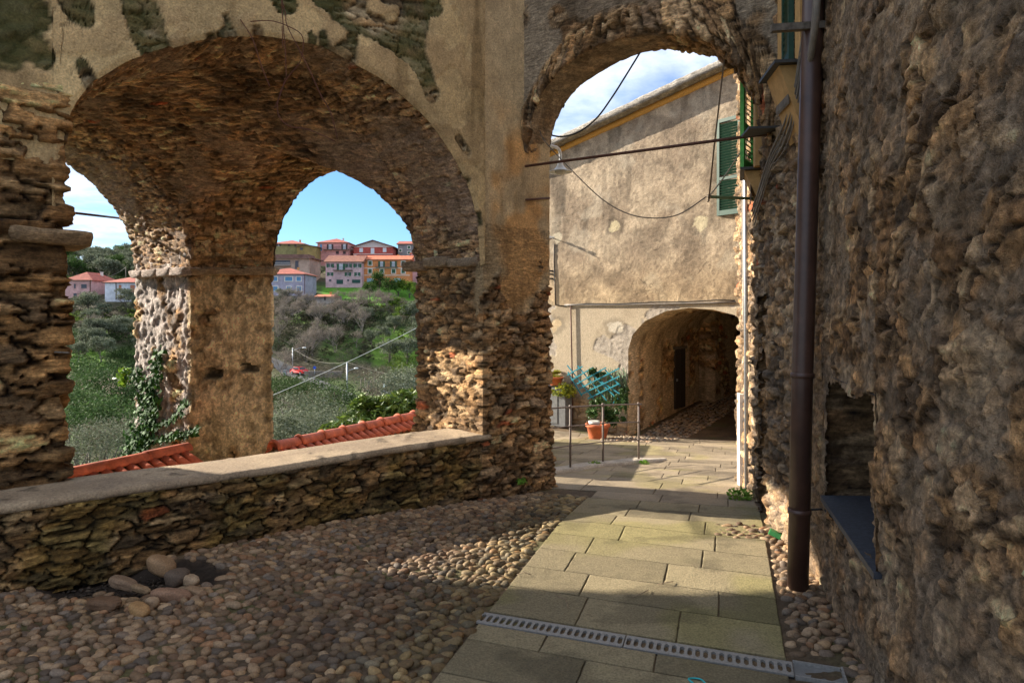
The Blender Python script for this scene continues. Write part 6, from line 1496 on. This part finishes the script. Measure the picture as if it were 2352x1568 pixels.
boxes('side_sheet', [((0, -1.2, .5), (4.2, .05, .9))], M['galv'], rt)
# retaining wall above the road
o = boxes('roadside_wall', [((at_xy(745, 127), 126.5, tz(at_xy(745, 127), 127) + .3), (7, .5, 1.6))], paint('dry_wall', (.2, .17, .14))); tag(o, 'dark dry-stone wall behind the road bend', 'wall')
# car
def car(loc, rz):
    rt = empty('parked_car', loc, rz); tag(rt, 'small red car parked at the bend of the valley road', 'car')
    pr = [(-1.9, .30), (-1.95, .62), (-1.75, .88), (-1.05, .95), (-.55, 1.38), (.85, 1.42), (1.45, 1.0), (1.85, .92), (1.92, .45), (1.85, .30)]
    def ext(prof, w_, zz=0): 
        k = len(prof); V = [(x, -w_ * (1 if z < 1.0 else .82), z) for x, z in prof] + [(x, w_ * (1 if z < 1.0 else .82), z) for x, z in prof]; return V, [tuple(range(k)), tuple(range(k, 2 * k))[::-1]] + [(i, k + i, k + (i + 1) % k, (i + 1) % k) for i in range(k)]
    o = mesh_obj('body', [ext(pr, .80)], M['redpaint'], rt); md = o.modifiers.new('b', 'BEVEL'); md.width = .05; md.segments = 2
    mesh_obj('windscreen', [([(-1.02, -.62, .98), (-1.02, .62, .98), (-.60, .56, 1.35), (-.60, -.56, 1.35)], [(0, 1, 2, 3)])], M['glassdark'], rt).location = (-.02, 0, .02)
    for s_ in (-1, 1): mesh_obj('side_window', [([(-.85, s_ * .80, 1.0), (1.2, s_ * .80, 1.02), (.8, s_ * .675, 1.36), (-.5, s_ * .675, 1.33)], [(0, 1, 2, 3)])], M['glassdark'], rt)
    mesh_obj('rear_window', [([(1.40, -.6, 1.05), (1.40, .6, 1.05), (.93, .56, 1.38), (.93, -.56, 1.38)], [(0, 1, 2, 3)])], M['glassdark'], rt).location = (.03, 0, .01)
    for x_ in (-1.2, 1.2):
        for s_ in (-1, 1):
            wv, wq = lathe([(0, -.1), (.30, -.1), (.31, 0), (.30, .1), (0, .1)], 18); wv = [(v[0] + x_, v[2] + s_ * .74, v[1] + .31) for v in wv]; w_ = mesh_obj('wheel', [(wv, wq)], M['rubber'], rt)
            hv, hq = lathe([(0, .105), (.18, .105), (.18, -.105), (0, -.105)], 12); mesh_obj('hubcap', [([(v[0] + x_, v[2] + s_ * .75, v[1] + .31) for v in hv], hq)], M['galv'], w_)
    for s_ in (-1, 1): boxes('headlight', [((-1.9, s_ * .58, .68), (.06, .26, .13))], M['white'], rt); boxes('tail_light', [((1.88, s_ * .62, .75), (.06, .16, .2))], M['rust'], rt)
    return rt
cp_ = Vector((at_xy(688, 128.6), 128.6, 0)); car((cp_.x, cp_.y, max(tz(cp_.x, cp_.y), tz(cp_.x, cp_.y - 1)) + .2), R(145))
b = at(723, 862, 126); gz = tz(b.x, 126); rt = empty('road_sign', (b.x, 126, gz)); tag(rt, 'round blue road sign at the bend behind the car', 'sign')
keepw(tube('pole', [(b.x, 126, gz), (b.x, 126, gz + 2.0)], .05, M['galv']), rt); dv, dq = lathe([(0, -.03), (.28, -.03), (.28, .03), (0, .03)], 20); keepw(mesh_obj('disc', [([(v[0] + b.x, v[2] + 125.9, v[1] + gz + 1.9) for v in dv], dq)], paint('sign_blue', (.02, .08, .5), rough_=.4)), rt)
for k, (u, v, y) in enumerate(((655, 861, 128.5),)):
    b = at(u, v, y); o = boxes('litter_bin', [((b.x, y, tz(b.x, y) + .5), (.6, .5, 1.0)), ((b.x, y, tz(b.x, y) + 1.03), (.66, .56, .06))], M['galv'], None, .03); tag(o, 'pale bin beside the thin street lamp', 'bin')

# ------------------------------------------------------------------ tile-capped walls just outside the parapet
def tiled_cap(P0, P1, zr, nr, rr, lab, lowlen, fallside, seed, tiles=True):
    P0 = Vector((*P0, zr)); P1 = Vector((*P1, zr)); d_ = (P1 - P0).normalized(); sd = Vector((d_.y, -d_.x, 0)); L_ = (P1 - P0).length
    rt = empty('tiled_wall', P0); tag(rt, lab, 'wall'); g = random.Random(seed)
    for i in range(nr):
        a = P0 + d_ * (L_ * i / nr - .03); b = P0 + d_ * (L_ * (i + 1) / nr + .03); V = []; Q = []; n = 12
        prof = [(0, rr * 1.04, 0), (.05, rr * 1.16, .012), (.10, rr * 1.02, 0), (1, rr * .90, 0)] if nr > 4 else [(0, rr, 0), (1, rr * .93, 0)]
        for f, r, up_ in prof:
            c_ = a.lerp(b, f) + Vector((0, 0, up_ + g.uniform(-.004, .004)))
            for k in range(n + 1):
                t_ = math.pi * k / n - .12 + .24 * k / n - 0; q = c_ + sd * math.cos(t_) * r + Vector((0, 0, math.sin(t_) * r)); V.append(tuple(q))
        m_ = len(prof)
        for j in range(m_ - 1):
            for k in range(n): q0 = j * (n + 1) + k; Q.append((q0, q0 + 1, q0 + n + 2, q0 + n + 1))
        o = keepw(mesh_obj('ridge_tile', [(V, Q)], M['tile'], None, True), rt); md = o.modifiers.new('s', 'SOLIDIFY'); md.thickness = .015
    pitch = .17; nt_ = int(L_ / pitch) if tiles else 0
    for i in range(nt_):
        c0 = P0 + d_ * (pitch * (i + .5)); parts = []
        for side in (1, -1):
            a = c0 + sd * side * rr * .6 - Vector((0, 0, .02)); b = c0 + sd * side * (rr + lowlen) - Vector((0, 0, .06 + lowlen * .42)); ax = (b - a).normalized(); V = []; Q = []; n = 8
            upv = Vector((0, 0, 1)); upv = (upv - ax * upv.dot(ax)).normalized()
            for f, r in ((0, .062), (1, .078)):
                c_ = a.lerp(b, f)
                for k in range(n + 1): t_ = math.pi * k / n; V.append(tuple(c_ + d_ * math.cos(t_) * r + upv * math.sin(t_) * r * .75))
            for k in range(n): Q.append((k, k + 1, n + 2 + k, n + 1 + k))
            parts.append((V, Q))
        for p_ in parts[:1 if i % 1 == 0 else 1] + parts[1:]:
            o = keepw(mesh_obj('roof_tile', [p_], M['tile'], None, True), rt); md = o.modifiers.new('s', 'SOLIDIFY'); md.thickness = .014
    w_ = rr + lowlen - .12; a = P0 - Vector((0, 0, .1)); V = []; pts = [(P0 + sd * w_).xy, (P1 + sd * w_).xy, (P1 - sd * w_).xy, (P0 - sd * w_).xy]
    G = extrude_plan([tuple(p) for p in pts], zr - 3.5, zr - .10 - lowlen * .35, .035, closed=True)
    keepw(grids('rubble_core', [rough(G, lambda p: masonry(loc(p) / np.array([.22, .22, .1]), p, 600 + seed, amp=.03, tint=(.9, .8, .66)), closed=True)], M['stone']), rt)
    sb = [(P0 + sd * w_), (P1 + sd * w_), P1, P0, P1 - sd * w_, P0 - sd * w_]; zz = zr - .12 - lowlen * .38
    V = [(sb[0].x, sb[0].y, zz), (sb[1].x, sb[1].y, zz), (sb[2].x, sb[2].y, zr - .02), (sb[3].x, sb[3].y, zr - .02), (sb[4].x, sb[4].y, zz), (sb[5].x, sb[5].y, zz)]
    me = bpy.data.meshes.new('mortar_bed'); me.from_pydata(V, [], [(0, 1, 2, 3), (3, 2, 4, 5)]); keepw(link('mortar_bed', me, M['white_wall'] if False else paint('mortar', (.34, .27, .18), rough_=.95, var=.2)), rt)
def xyu(u, y): return (at_xy(u, y), y)
tiled_cap(xyu(630, 10.1), xyu(985, 13.6), .0, 8, .10, 'wall capped with red ridge tiles and short roof tiles behind the middle of the parapet', .22, 1, 1)
tiled_cap(xyu(120, 7.8), xyu(428, 9.55), .10, 3, .085, 'wall capped with smooth orange ridge tiles behind the left of the parapet', .26, 1, 2)
bf_ = [L(-2.3, 1.3), L(2.2, 1.0), (-1.3, 8.9), (-3.6, 10.3), (-4.9, 10.4), (-7.6, 7.8)]
me = bpy.data.meshes.new('lower_terrace'); me.from_pydata([(p[0], p[1], -1.6) for p in bf_], [], [tuple(range(6))]); tag(link('lower_terrace', me, M['white_wall'] if False else paint('mortar', (.3, .25, .18))), kind='structure')
# ------------------------------------------------------------------ ivy on the far pier flank
FN = np.array([C3[1] - L3[1], -(C3[0] - L3[0])]); FN = FN / np.linalg.norm(FN)
if FN @ (np.array([0, 0]) - C3) < 0: FN = -FN
def flank(u, v, out=.10):
    d_ = L3 - C3; P0 = C3 + FN * out; k = (u - CX) / F; tau = (k * P0[1] - P0[0]) / (d_[0] - k * d_[1]); Y = P0[1] + tau * d_[1]; return Vector((k * Y, Y, EYE - (v - HZ) / F * Y))
IV = empty('ivy', flank(350, 1000)); tag(IV, 'ivy climbing the pale flank of the far pier', 'ivy'); lc_ = []
def ivy_run(pts, n, wd, seed, cols=((.035, .10, .02), (.06, .15, .03), (.02, .065, .015))):
    g = np.random.default_rng(seed); pp = catmull([Vector((u, v, 0)) for u, v in pts], 8); st = [flank(p.x, p.y, .07) for p in pp]; keepw(tube('stem', st, .008, M['vine'], n=4), IV)
    for _ in range(n):
        p = pp[int(g.integers(len(pp)))]; q = flank(p.x + g.normal() * wd, p.y + g.normal() * wd, g.uniform(.06, .16)); s = g.uniform(.035, .075)
        nrm = (Vector((FN[0], FN[1], .35)) + Vector(g.normal(size=3) * .45)).normalized(); x, y_ = frame_from(nrm); a = g.uniform(0, 6.28); r1 = x * math.cos(a) + y_ * math.sin(a); r2 = nrm.cross(r1)
        V = [q - r1 * s * .55, q - r1 * s * .25 + r2 * s * .62, q + r1 * s * .85, q - r1 * s * .25 - r2 * s * .62]; lc_.append((V, np.array(cols[int(g.integers(len(cols)))]) * g.uniform(.7, 1.3)))
ivy_run([(362, 812), (360, 850), (354, 900), (350, 950), (338, 990), (322, 1040)], 420, 7, 1); ivy_run([(428, 925), (405, 955), (375, 975), (340, 985), (310, 1010)], 200, 5, 2); ivy_run([(450, 990), (415, 998), (370, 1008), (330, 1020)], 190, 4.5, 3); ivy_run([(305, 860), (325, 880), (330, 920), (345, 930)], 260, 9, 4); ivy_run([(330, 985), (310, 1010), (300, 1050)], 420, 14, 5); ivy_run([(345, 880), (330, 940), (325, 960)], 180, 7, 6)
V = np.array([tuple(p) for l_ in lc_ for p in l_[0]]); keepw(link('leaves', fast_mesh('leaves', V, np.arange(len(V)).reshape(-1, 4), np.repeat(np.array([l_[1] for l_ in lc_]), 4, 0), smooth=False), M['ivy']), IV)
c_ = at(255, 878, 12.5); o = leaves('ivy_shoots', [leaf_cloud(150, (0, 0, 0), (.22, .15, .34), .085, [(.20, .34, .03), (.12, .24, .03)], seed=77, clump=8)], M['gloss_leaf']); o.location = c_; tag(o, 'bright yellow-green ivy shoots left of the far pier', 'ivy')
o.location = flank(300, 880, .05) + Vector((-.12, 0, 0))
